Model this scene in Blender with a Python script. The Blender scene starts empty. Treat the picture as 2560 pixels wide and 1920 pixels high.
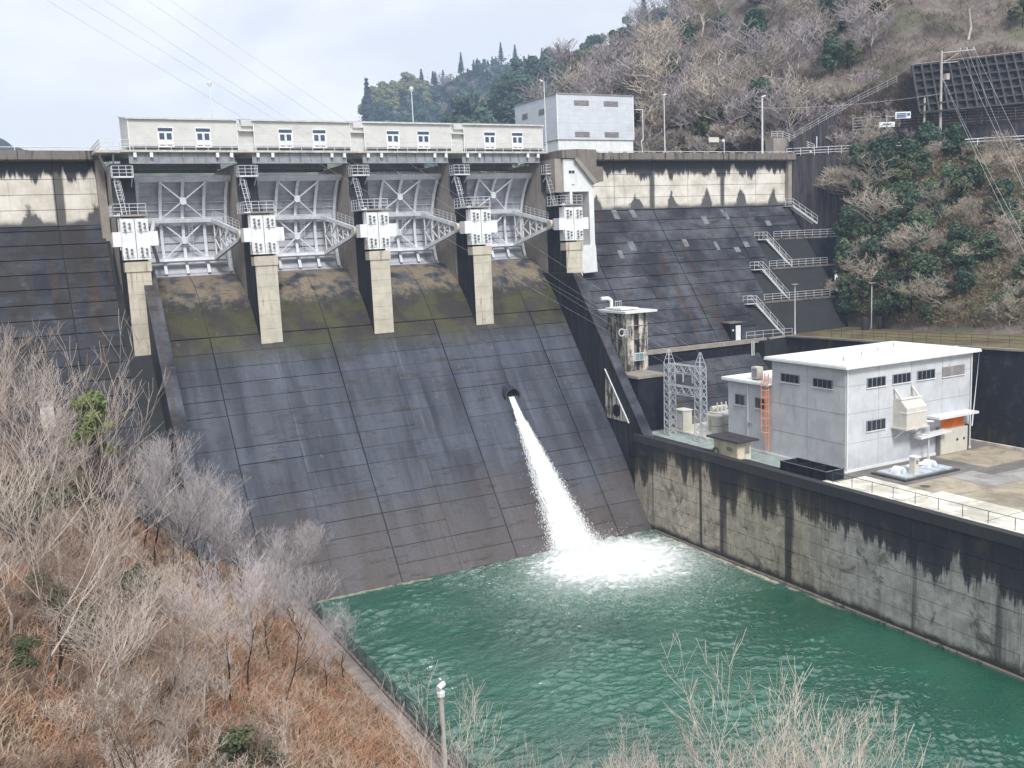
import bpy, math, random
import numpy as np
from mathutils import Vector, Matrix, noise as mnoise

# ------------------------------------------------------------------ camera, sky, sun, exposure
SC = bpy.context.scene
COL = SC.collection
RAD = math.radians
cam_d = bpy.data.cameras.new('camera')
cam = bpy.data.objects.new('camera', cam_d); COL.objects.link(cam)
cam_d.sensor_width = 36.0; cam_d.lens = 34.17; cam_d.clip_start = 0.2; cam_d.clip_end = 6000
_x, _y, _z = (0.8819720655580098,-0.46938999281042476,-0.04240648800321795),(0.10601806916178348,0.10992121353059428,0.9882699508874936),(-0.45922265251895517,-0.876122343891189,0.14671126046784594)
cam.matrix_world = Matrix(((_x[0],_y[0],_z[0],0.0),(_x[1],_y[1],_z[1],0.0),(_x[2],_y[2],_z[2],33.0),(0,0,0,1))); SC.camera = cam
W0 = bpy.data.worlds.new('World'); SC.world = W0; W0.use_nodes = True
SUN_AZ, SUN_EL = 192.0, 45.0      # compass bearing of the sun (from +Y clockwise) and height
sd = bpy.data.lights.new('sun', 'SUN'); sd.energy = 1.5; sd.angle = RAD(14); sd.color = (1.0, 0.97, 0.92)
sun = bpy.data.objects.new('sun', sd); COL.objects.link(sun)
_s = Vector((math.sin(RAD(SUN_AZ))*math.cos(RAD(SUN_EL)), math.cos(RAD(SUN_AZ))*math.cos(RAD(SUN_EL)), math.sin(RAD(SUN_EL))))
sun.rotation_euler = _s.to_track_quat('Z', 'Y').to_euler(); sun.location = (0, 0, 120)
SC.view_settings.view_transform = 'Standard'; SC.view_settings.look = 'None'
SC.view_settings.exposure = 1.22; SC.view_settings.gamma = 1.0; SC.view_settings.use_curve_mapping = False
SC.cycles.use_denoising = True
SC.cycles.max_bounces = 6; SC.cycles.diffuse_bounces = 3; SC.cycles.glossy_bounces = 3; SC.cycles.transparent_max_bounces = 6
SC.cycles.use_adaptive_sampling = True; SC.cycles.adaptive_threshold = 0.02
SC.cycles.volume_bounces = 0
SC.cycles.caustics_reflective = False; SC.cycles.caustics_refractive = False

# ------------------------------------------------------------------ node helper
class NT:
    def __init__(s, tree):
        s.t = tree; s.n = tree.nodes; s.l = tree.links; s._p = None
    def node(s, typ, **kw):
        n = s.n.new(typ)
        for k, v in kw.items(): setattr(n, k, v)
        return n
    def put(s, sock, v):
        if isinstance(v, bpy.types.NodeSocket): s.l.new(v, sock)
        elif isinstance(v, (tuple, list)) and len(v) == 3 and sock.type == 'RGBA': sock.default_value = (*v, 1)
        else: sock.default_value = v
    def m(s, op, a, b=None, c=None, clamp=False):
        n = s.node('ShaderNodeMath', operation=op, use_clamp=clamp)
        s.put(n.inputs[0], a)
        if b is not None: s.put(n.inputs[1], b)
        if c is not None: s.put(n.inputs[2], c)
        return n.outputs[0]
    def add(s, a, b): return s.m('ADD', a, b)
    def sub(s, a, b): return s.m('SUBTRACT', a, b)
    def mul(s, a, b): return s.m('MULTIPLY', a, b)
    def mx(s, a, b): return s.m('MAXIMUM', a, b)
    def step(s, v, e0, e1):      # smooth step, e0 -> 0, e1 -> 1
        n = s.node('ShaderNodeMapRange', interpolation_type='SMOOTHSTEP')
        s.put(n.inputs[0], v)
        if isinstance(e0, (int, float)) and isinstance(e1, (int, float)) and e0 > e1:
            n.inputs[1].default_value = e1; n.inputs[2].default_value = e0
            n.inputs[3].default_value = 1; n.inputs[4].default_value = 0
        else:
            s.put(n.inputs[1], e0); s.put(n.inputs[2], e1)
        return n.outputs[0]
    def pos(s):
        if s._p is None:
            g = s.node('ShaderNodeNewGeometry'); x = s.node('ShaderNodeSeparateXYZ')
            s.l.new(g.outputs['Position'], x.inputs[0]); s._p = (x.outputs[0], x.outputs[1], x.outputs[2]); s._g = g
        return s._p
    def vec(s, x, y, z):
        n = s.node('ShaderNodeCombineXYZ')
        for i, v in enumerate((x, y, z)): s.put(n.inputs[i], v)
        return n.outputs[0]
    def noise(s, scale=1.0, detail=4, rough=0.55, vec=None, sx=1, sy=1, sz=1, dist=0):
        if vec is None:
            x, y, z = s.pos(); vec = s.vec(s.mul(x, sx), s.mul(y, sy), s.mul(z, sz))
        n = s.node('ShaderNodeTexNoise'); s.l.new(vec, n.inputs['Vector'])
        n.inputs['Scale'].default_value = scale; n.inputs['Detail'].default_value = detail
        n.inputs['Roughness'].default_value = rough; n.inputs['Distortion'].default_value = dist
        return n.outputs['Fac']
    def mix(s, f, a, b, typ='MIX'):
        n = s.node('ShaderNodeMix', data_type='RGBA', blend_type=typ)
        s.put(n.inputs[0], f); s.put(n.inputs[6], a); s.put(n.inputs[7], b)
        return n.outputs[2]
    def scale(s, col, f): 
        n = s.node('ShaderNodeVectorMath', operation='SCALE'); s.put(n.inputs[0], col); s.put(n.inputs[3], f); return n.outputs[0]
    def rnd(s): return s.node('ShaderNodeObjectInfo').outputs['Random']

def newmat(name):
    m = bpy.data.materials.new(name); m.use_nodes = True
    nt = NT(m.node_tree); nt.b = m.node_tree.nodes['Principled BSDF']
    return m, nt
def bumpify(nt, h, strength=0.3, dist=0.05):
    n = nt.node('ShaderNodeBump'); n.inputs['Strength'].default_value = strength; n.inputs['Distance'].default_value = dist
    nt.l.new(h, n.inputs['Height']); nt.l.new(n.outputs[0], nt.b.inputs['Normal'])
def M_(name, col, rough=0.7, metal=0.0, var=0.18, scale=1.2, grime=None, gz=0.5, spec=None, bump=0):
    m, nt = newmat(name)
    f = nt.noise(scale, 5, 0.6)
    lo = tuple(c*(1-var) for c in col); hi = tuple(min(1, c*(1+var)) for c in col)
    c = nt.mix(nt.step(f, 0.3, 0.7), lo, hi)
    if grime:
        g = nt.step(nt.noise(1.0, 5, 0.65, sx=2.2, sy=2.2, sz=0.22), 0.52, 0.75)
        c = nt.mix(nt.mul(g, gz), c, grime)
    nt.put(nt.b.inputs['Base Color'], c); nt.b.inputs['Roughness'].default_value = rough; nt.b.inputs['Metallic'].default_value = metal
    if spec is not None: nt.b.inputs['Specular IOR Level'].default_value = spec
    if bump: bumpify(nt, f, bump, 0.05)
    return m

# world: a Nishita sky mostly covered by an even, softly mottled cloud deck
wt = NT(W0.node_tree); W0.node_tree.nodes.clear()
sky = wt.node('ShaderNodeTexSky', sky_type='NISHITA', sun_disc=False)
sky.sun_elevation = RAD(SUN_EL); sky.sun_rotation = RAD(SUN_AZ)
tc = wt.node('ShaderNodeTexCoord')
mp = wt.node('ShaderNodeMapping'); mp.inputs['Scale'].default_value = (1.0, 1.0, 2.6); wt.l.new(tc.outputs['Generated'], mp.inputs[0])
cn = wt.noise(2.6, 6, 0.52, vec=mp.outputs[0], dist=0.4)
cn2 = wt.noise(7.0, 5, 0.5, vec=mp.outputs[0])
cf = wt.step(wt.add(wt.mul(cn, 0.8), wt.mul(cn2, 0.2)), 0.40, 0.59)
ccol = wt.mix(cf, (0.425, 0.433, 0.452), (0.53, 0.531, 0.532))
bg1 = wt.node('ShaderNodeBackground'); wt.l.new(sky.outputs[0], bg1.inputs[0]); bg1.inputs[1].default_value = 0.10
bg2 = wt.node('ShaderNodeBackground'); wt.l.new(ccol, bg2.inputs[0]); bg2.inputs[1].default_value = 1.0
ms = wt.node('ShaderNodeMixShader'); ms.inputs[0].default_value = 0.92
wt.l.new(bg1.outputs[0], ms.inputs[1]); wt.l.new(bg2.outputs[0], ms.inputs[2])
wo = wt.node('ShaderNodeOutputWorld'); wt.l.new(ms.outputs[0], wo.inputs[0])

# ------------------------------------------------------------------ mesh helpers
class MB:
    def __init__(s): s.v = []; s.f = []; s.mi = []; s.cur = 0
    def face(s, pts):
        b = len(s.v); s.v += [tuple(p) for p in pts]; s.f.append(tuple(range(b, b+len(pts)))); s.mi.append(s.cur)
    def add(s, vs, fs):
        b = len(s.v); s.v += [tuple(p) for p in vs]
        s.f += [tuple(i+b for i in f) for f in fs]; s.mi += [s.cur]*len(fs)
    def box(s, x0, y0, z0, x1, y1, z1):
        s.add([(x0,y0,z0),(x1,y0,z0),(x1,y1,z0),(x0,y1,z0),(x0,y0,z1),(x1,y0,z1),(x1,y1,z1),(x0,y1,z1)],
              [(0,3,2,1),(4,5,6,7),(0,1,5,4),(1,2,6,5),(2,3,7,6),(3,0,4,7)]); return s
    def cbox(s, c, sz): return s.box(c[0]-sz[0]/2,c[1]-sz[1]/2,c[2]-sz[2]/2,c[0]+sz[0]/2,c[1]+sz[1]/2,c[2]+sz[2]/2)
    def beam(s, p0, p1, w, h, up=(0,0,1)):
        p0 = Vector(p0); p1 = Vector(p1); d = (p1-p0).normalized(); up = Vector(up)
        if abs(d.dot(up)) > 0.98: up = Vector((0,1,0))
        r = d.cross(up).normalized()*(w/2); u = r.cross(d).normalized()*(h/2)
        v = []
        for p in (p0, p1): v += [p-r-u, p+r-u, p+r+u, p-r+u]
        s.add(v, [(0,1,2,3),(7,6,5,4),(0,4,5,1),(1,5,6,2),(2,6,7,3),(3,7,4,0)]); return s
    def tube(s, p0, p1, r0, r1=None, n=6, cap=True):
        r1 = r0 if r1 is None else r1
        p0 = Vector(p0); p1 = Vector(p1); d = (p1-p0)
        if d.length < 1e-6: return s
        d.normalize(); a = Vector((0,0,1)) if abs(d.z) < 0.9 else Vector((1,0,0))
        x = d.cross(a).normalized(); y = d.cross(x)
        v = [p0+(x*math.cos(2*math.pi*i/n)+y*math.sin(2*math.pi*i/n))*r0 for i in range(n)] + \
            [p1+(x*math.cos(2*math.pi*i/n)+y*math.sin(2*math.pi*i/n))*r1 for i in range(n)]
        f = [(i,(i+1)%n,n+(i+1)%n,n+i) for i in range(n)]
        if cap: f += [tuple(range(n-1,-1,-1)), tuple(range(n,2*n))]
        s.add(v, f); return s
    def path(s, pts, r, n=5):
        for a, b in zip(pts[:-1], pts[1:]): s.tube(a, b, r, r, n)
        return s
    def prism(s, poly, axis, a0, a1):
        # poly: 2D points; axis 'x': (y,z), 'y': (x,z), 'z': (x,y)
        def mk(p, a): return (a,p[0],p[1]) if axis=='x' else ((p[0],a,p[1]) if axis=='y' else (p[0],p[1],a))
        n = len(poly); s.add([mk(p,a0) for p in poly]+[mk(p,a1) for p in poly],
              [tuple(range(n))[::-1], tuple(range(n,2*n))]+[(i,(i+1)%n,n+(i+1)%n,n+i) for i in range(n)]); return s
    def build(s, name, mat, parent=None, smooth=False, bevel=0, kind=None):
        off = Vector(ORG.get(parent.name, (0,0,0))) if parent is not None else Vector((0,0,0))
        me = bpy.data.meshes.new(name)
        v = np.array(s.v, dtype=np.float64).reshape(-1,3) - np.array(off)
        me.from_pydata(v.tolist(), [], s.f)
        mats = mat if isinstance(mat, (list, tuple)) else [mat]
        for q in mats: me.materials.append(q)
        if len(mats) > 1: me.polygons.foreach_set('material_index', s.mi)
        if smooth: me.polygons.foreach_set('use_smooth', [True]*len(me.polygons))
        me.update()
        import bmesh
        if len(s.f) < 20000:
            bm = bmesh.new(); bm.from_mesh(me); bmesh.ops.recalc_face_normals(bm, faces=bm.faces)
            if bevel: 
                bmesh.ops.remove_doubles(bm, verts=bm.verts, dist=1e-5)
                bmesh.ops.bevel(bm, geom=bm.edges[:], offset=bevel, segments=1, affect='EDGES', clamp_overlap=True)
            bm.to_mesh(me); bm.free()
        o = bpy.data.objects.new(name, me); COL.objects.link(o)
        if parent is not None: o.parent = parent; ORG[o.name] = tuple(off)
        else: ORG[o.name] = (0,0,0)
        if kind: o['kind'] = kind
        return o
ORG = {}
def tag(o, label, cat, group=None, kind=None):
    o['label'] = label; o['category'] = cat
    if group: o['group'] = group
    if kind: o['kind'] = kind
    return o
def thing(name, label, cat, loc=(0,0,0), group=None):
    o = bpy.data.objects.new(name, None); COL.objects.link(o); o.location = loc; o.empty_display_size = 0.3
    ORG[o.name] = tuple(loc); return tag(o, label, cat, group)
def struct(o): o['kind'] = 'structure'; return o
def copy_tree(o, parent=None):
    c = o.copy(); COL.objects.link(c); c.parent = parent
    for ch in o.children: copy_tree(ch, c)
    return c
def dup(o, dx=0, dy=0, dz=0, label=None):
    c = copy_tree(o); c.location = Vector(o.location)+Vector((dx,dy,dz))
    if label: c['label'] = label
    return c
def inst(o, parent, loc, rot=None, scale=None):
    c = o.copy(); COL.objects.link(c); c.parent = parent; c.location = loc
    if rot: c.rotation_euler = rot
    if scale: c.scale = scale
    return c
def at(p, name, mesh_mb, mat, parent):      # a part built round its own origin
    o = mesh_mb.build(name, mat); o.parent = parent; o.location = Vector(p)-Vector(ORG[parent.name]); return o
def railing(path, h, mat, name='railing', label=None, group=None, parent=None, rails=(1.0,0.66,0.33), sp=1.6, r=0.03, cat='railing'):
    pts = [Vector(p) for p in path]
    if parent is None:
        root = thing(name, label, cat, path[0], group)
    else: root = None
    mbp = MB(); posts = []
    for a, b in zip(pts[:-1], pts[1:]):
        n = max(1, round((b-a).length/sp))
        for i in range(n): posts.append(a.lerp(b, i/n))
    posts.append(pts[-1])
    if root is None:
        for p in posts: mbp.tube(p, p+Vector((0,0,h)), r, r, 5)
        for f in rails: mbp.path([p+Vector((0,0,h*f)) for p in pts], r*0.9, 5)
        return mbp.build(name, mat, parent)
    p0 = at(posts[0], 'post', MB().tube((0,0,0),(0,0,h), r, r, 5), mat, root)
    for p in posts[1:]: inst(p0, root, p-Vector(path[0]))
    for f in rails: MB().path([p+Vector((0,0,h*f)) for p in pts], r*0.9, 5).build('rail', mat, root)
    return root
# ------------------------------------------------------------------ materials
def mat_spill():
    m, nt = newmat('spillway_concrete'); x, y, z = nt.pos()
    n1 = nt.noise(0.16, 5, 0.6); n2 = nt.noise(1.3, 6, 0.65); st = nt.noise(1.0, 4, 0.6, sx=1.1, sy=0.05, sz=0.05)
    sl = nt.noise(1.0,6,0.62,sx=0.42,sy=0.05,sz=0.05,dist=0.3); c = nt.mix(nt.step(nt.add(nt.mul(n1,0.35),nt.mul(sl,0.65)), 0.36, 0.64), (0.024,0.029,0.042), (0.080,0.090,0.116))
    c = nt.mix(nt.mul(nt.step(nt.add(z, nt.mul(nt.sub(n1,0.5),14)), 11, 1), 0.60), c, (0.115,0.092,0.082))
    px = nt.m('ABSOLUTE', nt.sub(nt.m('FRACT', nt.add(nt.mul(nt.sub(x,26.6),1/12.9),0.5)),0.5))
    near = nt.step(px, 0.17, 0.03)
    c = nt.mix(nt.mul(nt.mul(near, nt.step(st,0.48,0.76)),0.6), c, (0.13,0.155,0.20))
    c = nt.mix(nt.mul(nt.step(st,0.58,0.8),0.35), c, (0.12,0.13,0.15))
    c = nt.mix(nt.mul(nt.step(st,0.42,0.25),0.4), c, (0.025,0.028,0.036))
    zz = nt.add(z, nt.mul(nt.sub(n2,0.5),4.5))
    moss = nt.mul(nt.step(zz,20.5,23.5), nt.step(zz,29.5,26.0))
    c = nt.mix(nt.mul(moss,0.85), c, nt.mix(nt.step(nt.noise(0.35,4),0.4,0.62), (0.034,0.026,0.020), (0.060,0.058,0.018)))
    c = nt.mix(nt.mul(nt.step(zz,26.8,28.6),nt.step(nt.noise(0.5,4),0.36,0.56)), c, (0.21,0.175,0.125))
    c = nt.mix(nt.mul(nt.step(nt.noise(2.2,5,0.7,sx=0.5),0.60,0.74),0.55), c, (0.030,0.028,0.026))
    hb = nt.noise(1.0,5,0.65,sx=0.28,sy=1.0,sz=1.5); c = nt.mix(nt.mul(nt.step(hb,0.56,0.68),0.7), c, (0.036,0.032,0.024))
    mo = nt.noise(3.6,5,0.7); c = nt.scale(c, nt.add(0.62, nt.mul(mo,0.76)))
    sp = nt.noise(0.9,5,0.7); c = nt.mix(nt.mul(nt.step(sp,0.62,0.72),0.45), c, (0.14,0.145,0.16))
    r = nt.rnd(); c = nt.scale(c, nt.add(0.90, nt.mul(r,0.18)))
    nt.put(nt.b.inputs['Base Color'], c); nt.put(nt.b.inputs['Roughness'], nt.add(0.50, nt.mul(n1,0.3))); nt.b.inputs['Specular IOR Level'].default_value = 0.28
    bumpify(nt, n2, 0.35, 0.06); return m
def mat_dark_face():
    m, nt = newmat('dark_wet_concrete'); x, y, z = nt.pos()
    n1 = nt.noise(0.22, 5, 0.62); n2 = nt.noise(1.7, 6, 0.68); st = nt.noise(1.0, 4, 0.6, sx=0.9, sy=0.06, sz=0.06)
    c = nt.mix(nt.step(n1,0.35,0.66), (0.017,0.020,0.030), (0.084,0.091,0.108))
    c = nt.mix(nt.mul(nt.step(st,0.50,0.68),0.75), c, (0.060,0.038,0.032))
    c = nt.mix(nt.mul(nt.step(n2,0.56,0.70),0.75), c, (0.024,0.022,0.020))
    c = nt.mix(nt.mul(nt.mul(nt.step(st,0.56,0.70), nt.step(n2,0.50,0.62)),0.7), c, (0.055,0.068,0.024))
    hb = nt.noise(1.0,5,0.66,sx=0.3,sy=1.0,sz=1.3); c = nt.mix(nt.mul(nt.step(hb,0.54,0.66),0.8), c, (0.030,0.024,0.020)); c = nt.mix(nt.mul(nt.step(hb,0.42,0.34),0.55), c, (0.095,0.105,0.125))
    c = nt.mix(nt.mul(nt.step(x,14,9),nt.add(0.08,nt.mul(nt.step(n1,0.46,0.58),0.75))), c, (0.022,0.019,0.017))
    mo = nt.noise(4.0,5,0.7); c = nt.scale(c, nt.add(0.55, nt.mul(mo,0.9)))
    r = nt.rnd(); c = nt.scale(c, nt.add(0.86, nt.mul(r,0.28)))
    nt.put(nt.b.inputs['Base Color'], c); nt.b.inputs['Roughness'].default_value = 0.7; nt.b.inputs['Specular IOR Level'].default_value = 0.22
    bumpify(nt, n2, 0.4, 0.06); return m
def mat_upper_wall():
    m, nt = newmat('streaked_concrete'); x, y, z = nt.pos()
    n1 = nt.noise(0.5,5,0.6); drip = nt.noise(1.0, 6, 0.68, sx=0.55, sy=0.1, sz=0.05); fine = nt.noise(1.0, 4, 0.6, sx=2.6, sy=0.1, sz=0.16)
    c = nt.mix(nt.step(n1,0.3,0.7), (0.54,0.50,0.43), (0.76,0.73,0.67))
    c = nt.mix(nt.mul(nt.step(fine,0.55,0.78),0.45), c, (0.16,0.14,0.12))
    edge = nt.sub(42.55, nt.mul(nt.m('POWER', nt.mx(nt.sub(drip,0.28),0.0),1.3),7.5))
    top = nt.step(nt.sub(z, nt.add(edge, nt.mul(nt.sub(fine,0.5),2.2))), -0.35, 0.3)
    u = nt.mul(nt.m('ABSOLUTE', nt.sub(nt.m('FRACT', nt.add(nt.mul(nt.sub(x,75.05),1/6.45),0.5)),0.5)),6.45)
    u = nt.add(u, nt.mul(nt.sub(nt.noise(1.0,4,0.6,sx=0.8,sy=0.1,sz=0.7),0.5),1.8)); e2 = nt.mx(nt.sub(nt.add(39.2,nt.mul(nt.sub(drip,0.5),4.0)), nt.mul(nt.m('POWER',nt.mx(u,0.01),0.8),2.1)), 37.0)
    bot = nt.step(nt.sub(nt.add(e2, nt.mul(nt.sub(n1,0.5),1.5)), z), -0.35, 0.45)
    j = nt.mul(nt.m('ABSOLUTE', nt.sub(nt.m('FRACT', nt.add(nt.mul(nt.sub(x,84.5),1/12.9),0.5)),0.5)),12.9)
    jt = nt.step(nt.add(j, nt.mul(nt.sub(drip,0.5),0.7)), 0.62, 0.35)
    d = nt.mx(nt.mx(nt.mul(top,0.96), nt.mul(bot,0.88)), nt.mul(jt,0.85))
    c = nt.mix(d, c, nt.mix(n1, (0.010,0.012,0.020), (0.026,0.028,0.036)))
    nt.put(nt.b.inputs['Base Color'], c); nt.b.inputs['Roughness'].default_value = 0.75; return m
def mat_training():
    m, nt = newmat('river_wall_concrete'); x, y, z = nt.pos()
    n0 = nt.noise(1.0, 2, 0.5, sx=0.1, sy=0.16, sz=0.03); sp = nt.noise(1.0, 5, 0.66, sx=0.1, sy=0.85, sz=0.05)
    n1 = nt.noise(0.7, 6, 0.65); fine = nt.noise(1.0,4,0.6, sx=0.1, sy=2.4, sz=0.2)
    far = nt.step(y, 56, 66)
    light = nt.mix(far, (0.50,0.485,0.465), (0.48,0.425,0.34))
    light = nt.mix(nt.step(n1,0.35,0.7), nt.scale(light,0.62), light)
    light = nt.mix(nt.mul(nt.step(fine,0.48,0.70),0.45), light, (0.13,0.105,0.085)); wp = nt.noise(0.9,6,0.72); light = nt.mix(nt.mul(nt.step(wp,0.54,0.64),0.6), light, (0.56,0.54,0.50))
    edge = nt.add(nt.add(2.3, nt.mul(n0,8.6)), nt.add(nt.mul(nt.sub(sp,0.5),8.0),nt.mul(nt.sub(nt.noise(1.0,3,0.5,sx=0.1,sy=0.33,sz=0.02),0.5),6.0)))
    top = nt.step(nt.sub(z, nt.add(edge,nt.mul(nt.sub(nt.noise(2.5,5,0.7),0.5),1.6))), -0.45, 0.5)
    olive = nt.mix(far, (0.030,0.033,0.042), (0.060,0.052,0.036))
    dark = nt.mix(nt.step(nt.sub(z,edge),0.6,2.4), olive, (0.012,0.014,0.023))
    dark = nt.mix(nt.mul(nt.step(fine,0.52,0.7),0.6), dark, (0.042,0.038,0.038)); c = nt.mix(nt.mul(top,0.96), light, dark)
    vs = nt.mul(nt.step(nt.noise(1.0,3,0.5,sx=0.1,sy=0.42,sz=0.012),0.60,0.66), 0.9)
    c = nt.mix(vs, c, (0.030,0.028,0.030)); bp = nt.noise(0.32,6,0.7,dist=0.8); c = nt.mix(nt.mul(nt.step(bp,0.55,0.66),0.72), c, (0.070,0.055,0.045)); c = nt.mix(nt.mul(nt.step(nt.noise(1.0,5,0.66,sx=0.1,sy=0.5,sz=1.6),0.60,0.68),0.6), c, (0.040,0.034,0.030))
    c = nt.mix(nt.step(nt.add(z, nt.mul(nt.sub(n1,0.5),1.0)), 1.0, 0.3), c, (0.045,0.045,0.038))
    c = nt.mix(nt.mul(nt.step(z,9.62,9.72),0.6), c, (0.060,0.060,0.064))
    c = nt.mix(nt.mul(nt.step(n1,0.60,0.72),0.5), c, (0.035,0.033,0.032))
    nt.put(nt.b.inputs['Base Color'], c); nt.b.inputs['Roughness'].default_value = 0.8; nt.b.inputs['Specular IOR Level'].default_value = 0.2
    bumpify(nt, n1, 0.4, 0.06); return m
def mat_pier(name, light, dark, bias):
    m, nt = newmat(name); n1 = nt.noise(0.6,5,0.62); fine = nt.noise(1.0,5,0.62,sx=2.4,sy=2.0,sz=0.14)
    c = nt.mix(nt.step(n1,0.3,0.7), nt.scale(light,0.72) if False else tuple(a*0.74 for a in light), light)
    c = nt.mix(nt.step(nt.add(fine, nt.mul(nt.sub(n1,0.5),0.4)), bias, bias+0.14), c, dark)
    nt.put(nt.b.inputs['Base Color'], c); nt.b.inputs['Roughness'].default_value = 0.78; return m
def mat_siding(name, col, axis_scale=3.2, grime=(0.35,0.34,0.31), gz=0.35):
    m, nt = newmat(name); x, y, z = nt.pos()
    w = nt.m('FRACT', nt.mul(z, axis_scale)); seam = nt.step(w, 0.10, 0.02)
    n = nt.noise(0.8,5,0.6); g = nt.step(nt.noise(1.0,5,0.65,sx=0.7,sy=0.7,sz=2.0),0.5,0.74)
    c = nt.mix(nt.step(n,0.3,0.7), tuple(a*0.9 for a in col), col); c = nt.mix(nt.mul(g,gz), c, grime)
    c = nt.mix(nt.mul(seam,0.30), c, tuple(a*0.45 for a in col))
    nt.put(nt.b.inputs['Base Color'], c); nt.b.inputs['Roughness'].default_value = 0.5
    bumpify(nt, w, 0.3, 0.03); return m
def mat_yard():
    m, nt = newmat('yard_asphalt'); x, y, z = nt.pos()
    n = nt.noise(0.25,6,0.6); n2 = nt.noise(1.0,5,0.6,sx=0.5,sy=1.6)
    c = nt.mix(nt.step(n,0.35,0.65), (0.13,0.12,0.115), (0.22,0.205,0.19))
    c = nt.mix(nt.mul(nt.step(n2,0.55,0.72),0.5), c, (0.10,0.085,0.07))
    nt.put(nt.b.inputs['Base Color'], c); nt.b.inputs['Roughness'].default_value = 0.85; return m
def mat_slab(name, col):
    m, nt = newmat(name)
    n = nt.noise(0.35,6,0.62,dist=0.6); n2 = nt.noise(1.4,6,0.65); c = nt.mix(nt.step(n,0.34,0.62), tuple(a*0.55 for a in col), col)
    c = nt.mix(nt.mul(nt.step(n2,0.55,0.72),0.45), c, (0.16,0.115,0.07))
    nt.put(nt.b.inputs['Base Color'], c); nt.b.inputs['Roughness'].default_value = 0.8; return m
def mat_power():
    m, nt = newmat('powerhouse_paint'); x, y, z = nt.pos()
    n = nt.noise(0.5,6,0.62); g = nt.noise(1.0,6,0.7,sx=1.6,sy=1.6,sz=0.35); s2 = nt.noise(5,4,0.6)
    c = nt.mix(nt.step(n,0.3,0.72), (0.47,0.49,0.53), (0.60,0.62,0.65))
    c = nt.mix(nt.mul(nt.step(g,0.53,0.70),0.45), c, (0.33,0.33,0.34))
    c = nt.mix(nt.mul(nt.step(s2,0.62,0.75),0.15), c, (0.42,0.42,0.43))
    nt.put(nt.b.inputs['Base Color'], c); nt.b.inputs['Roughness'].default_value = 0.7; return m
def mat_glass(name, col=(0.02,0.03,0.045)):
    m, nt = newmat(name); nt.put(nt.b.inputs['Base Color'], col); nt.b.inputs['Roughness'].default_value = 0.12
    nt.b.inputs['Specular IOR Level'].default_value = 0.6; return m
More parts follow.
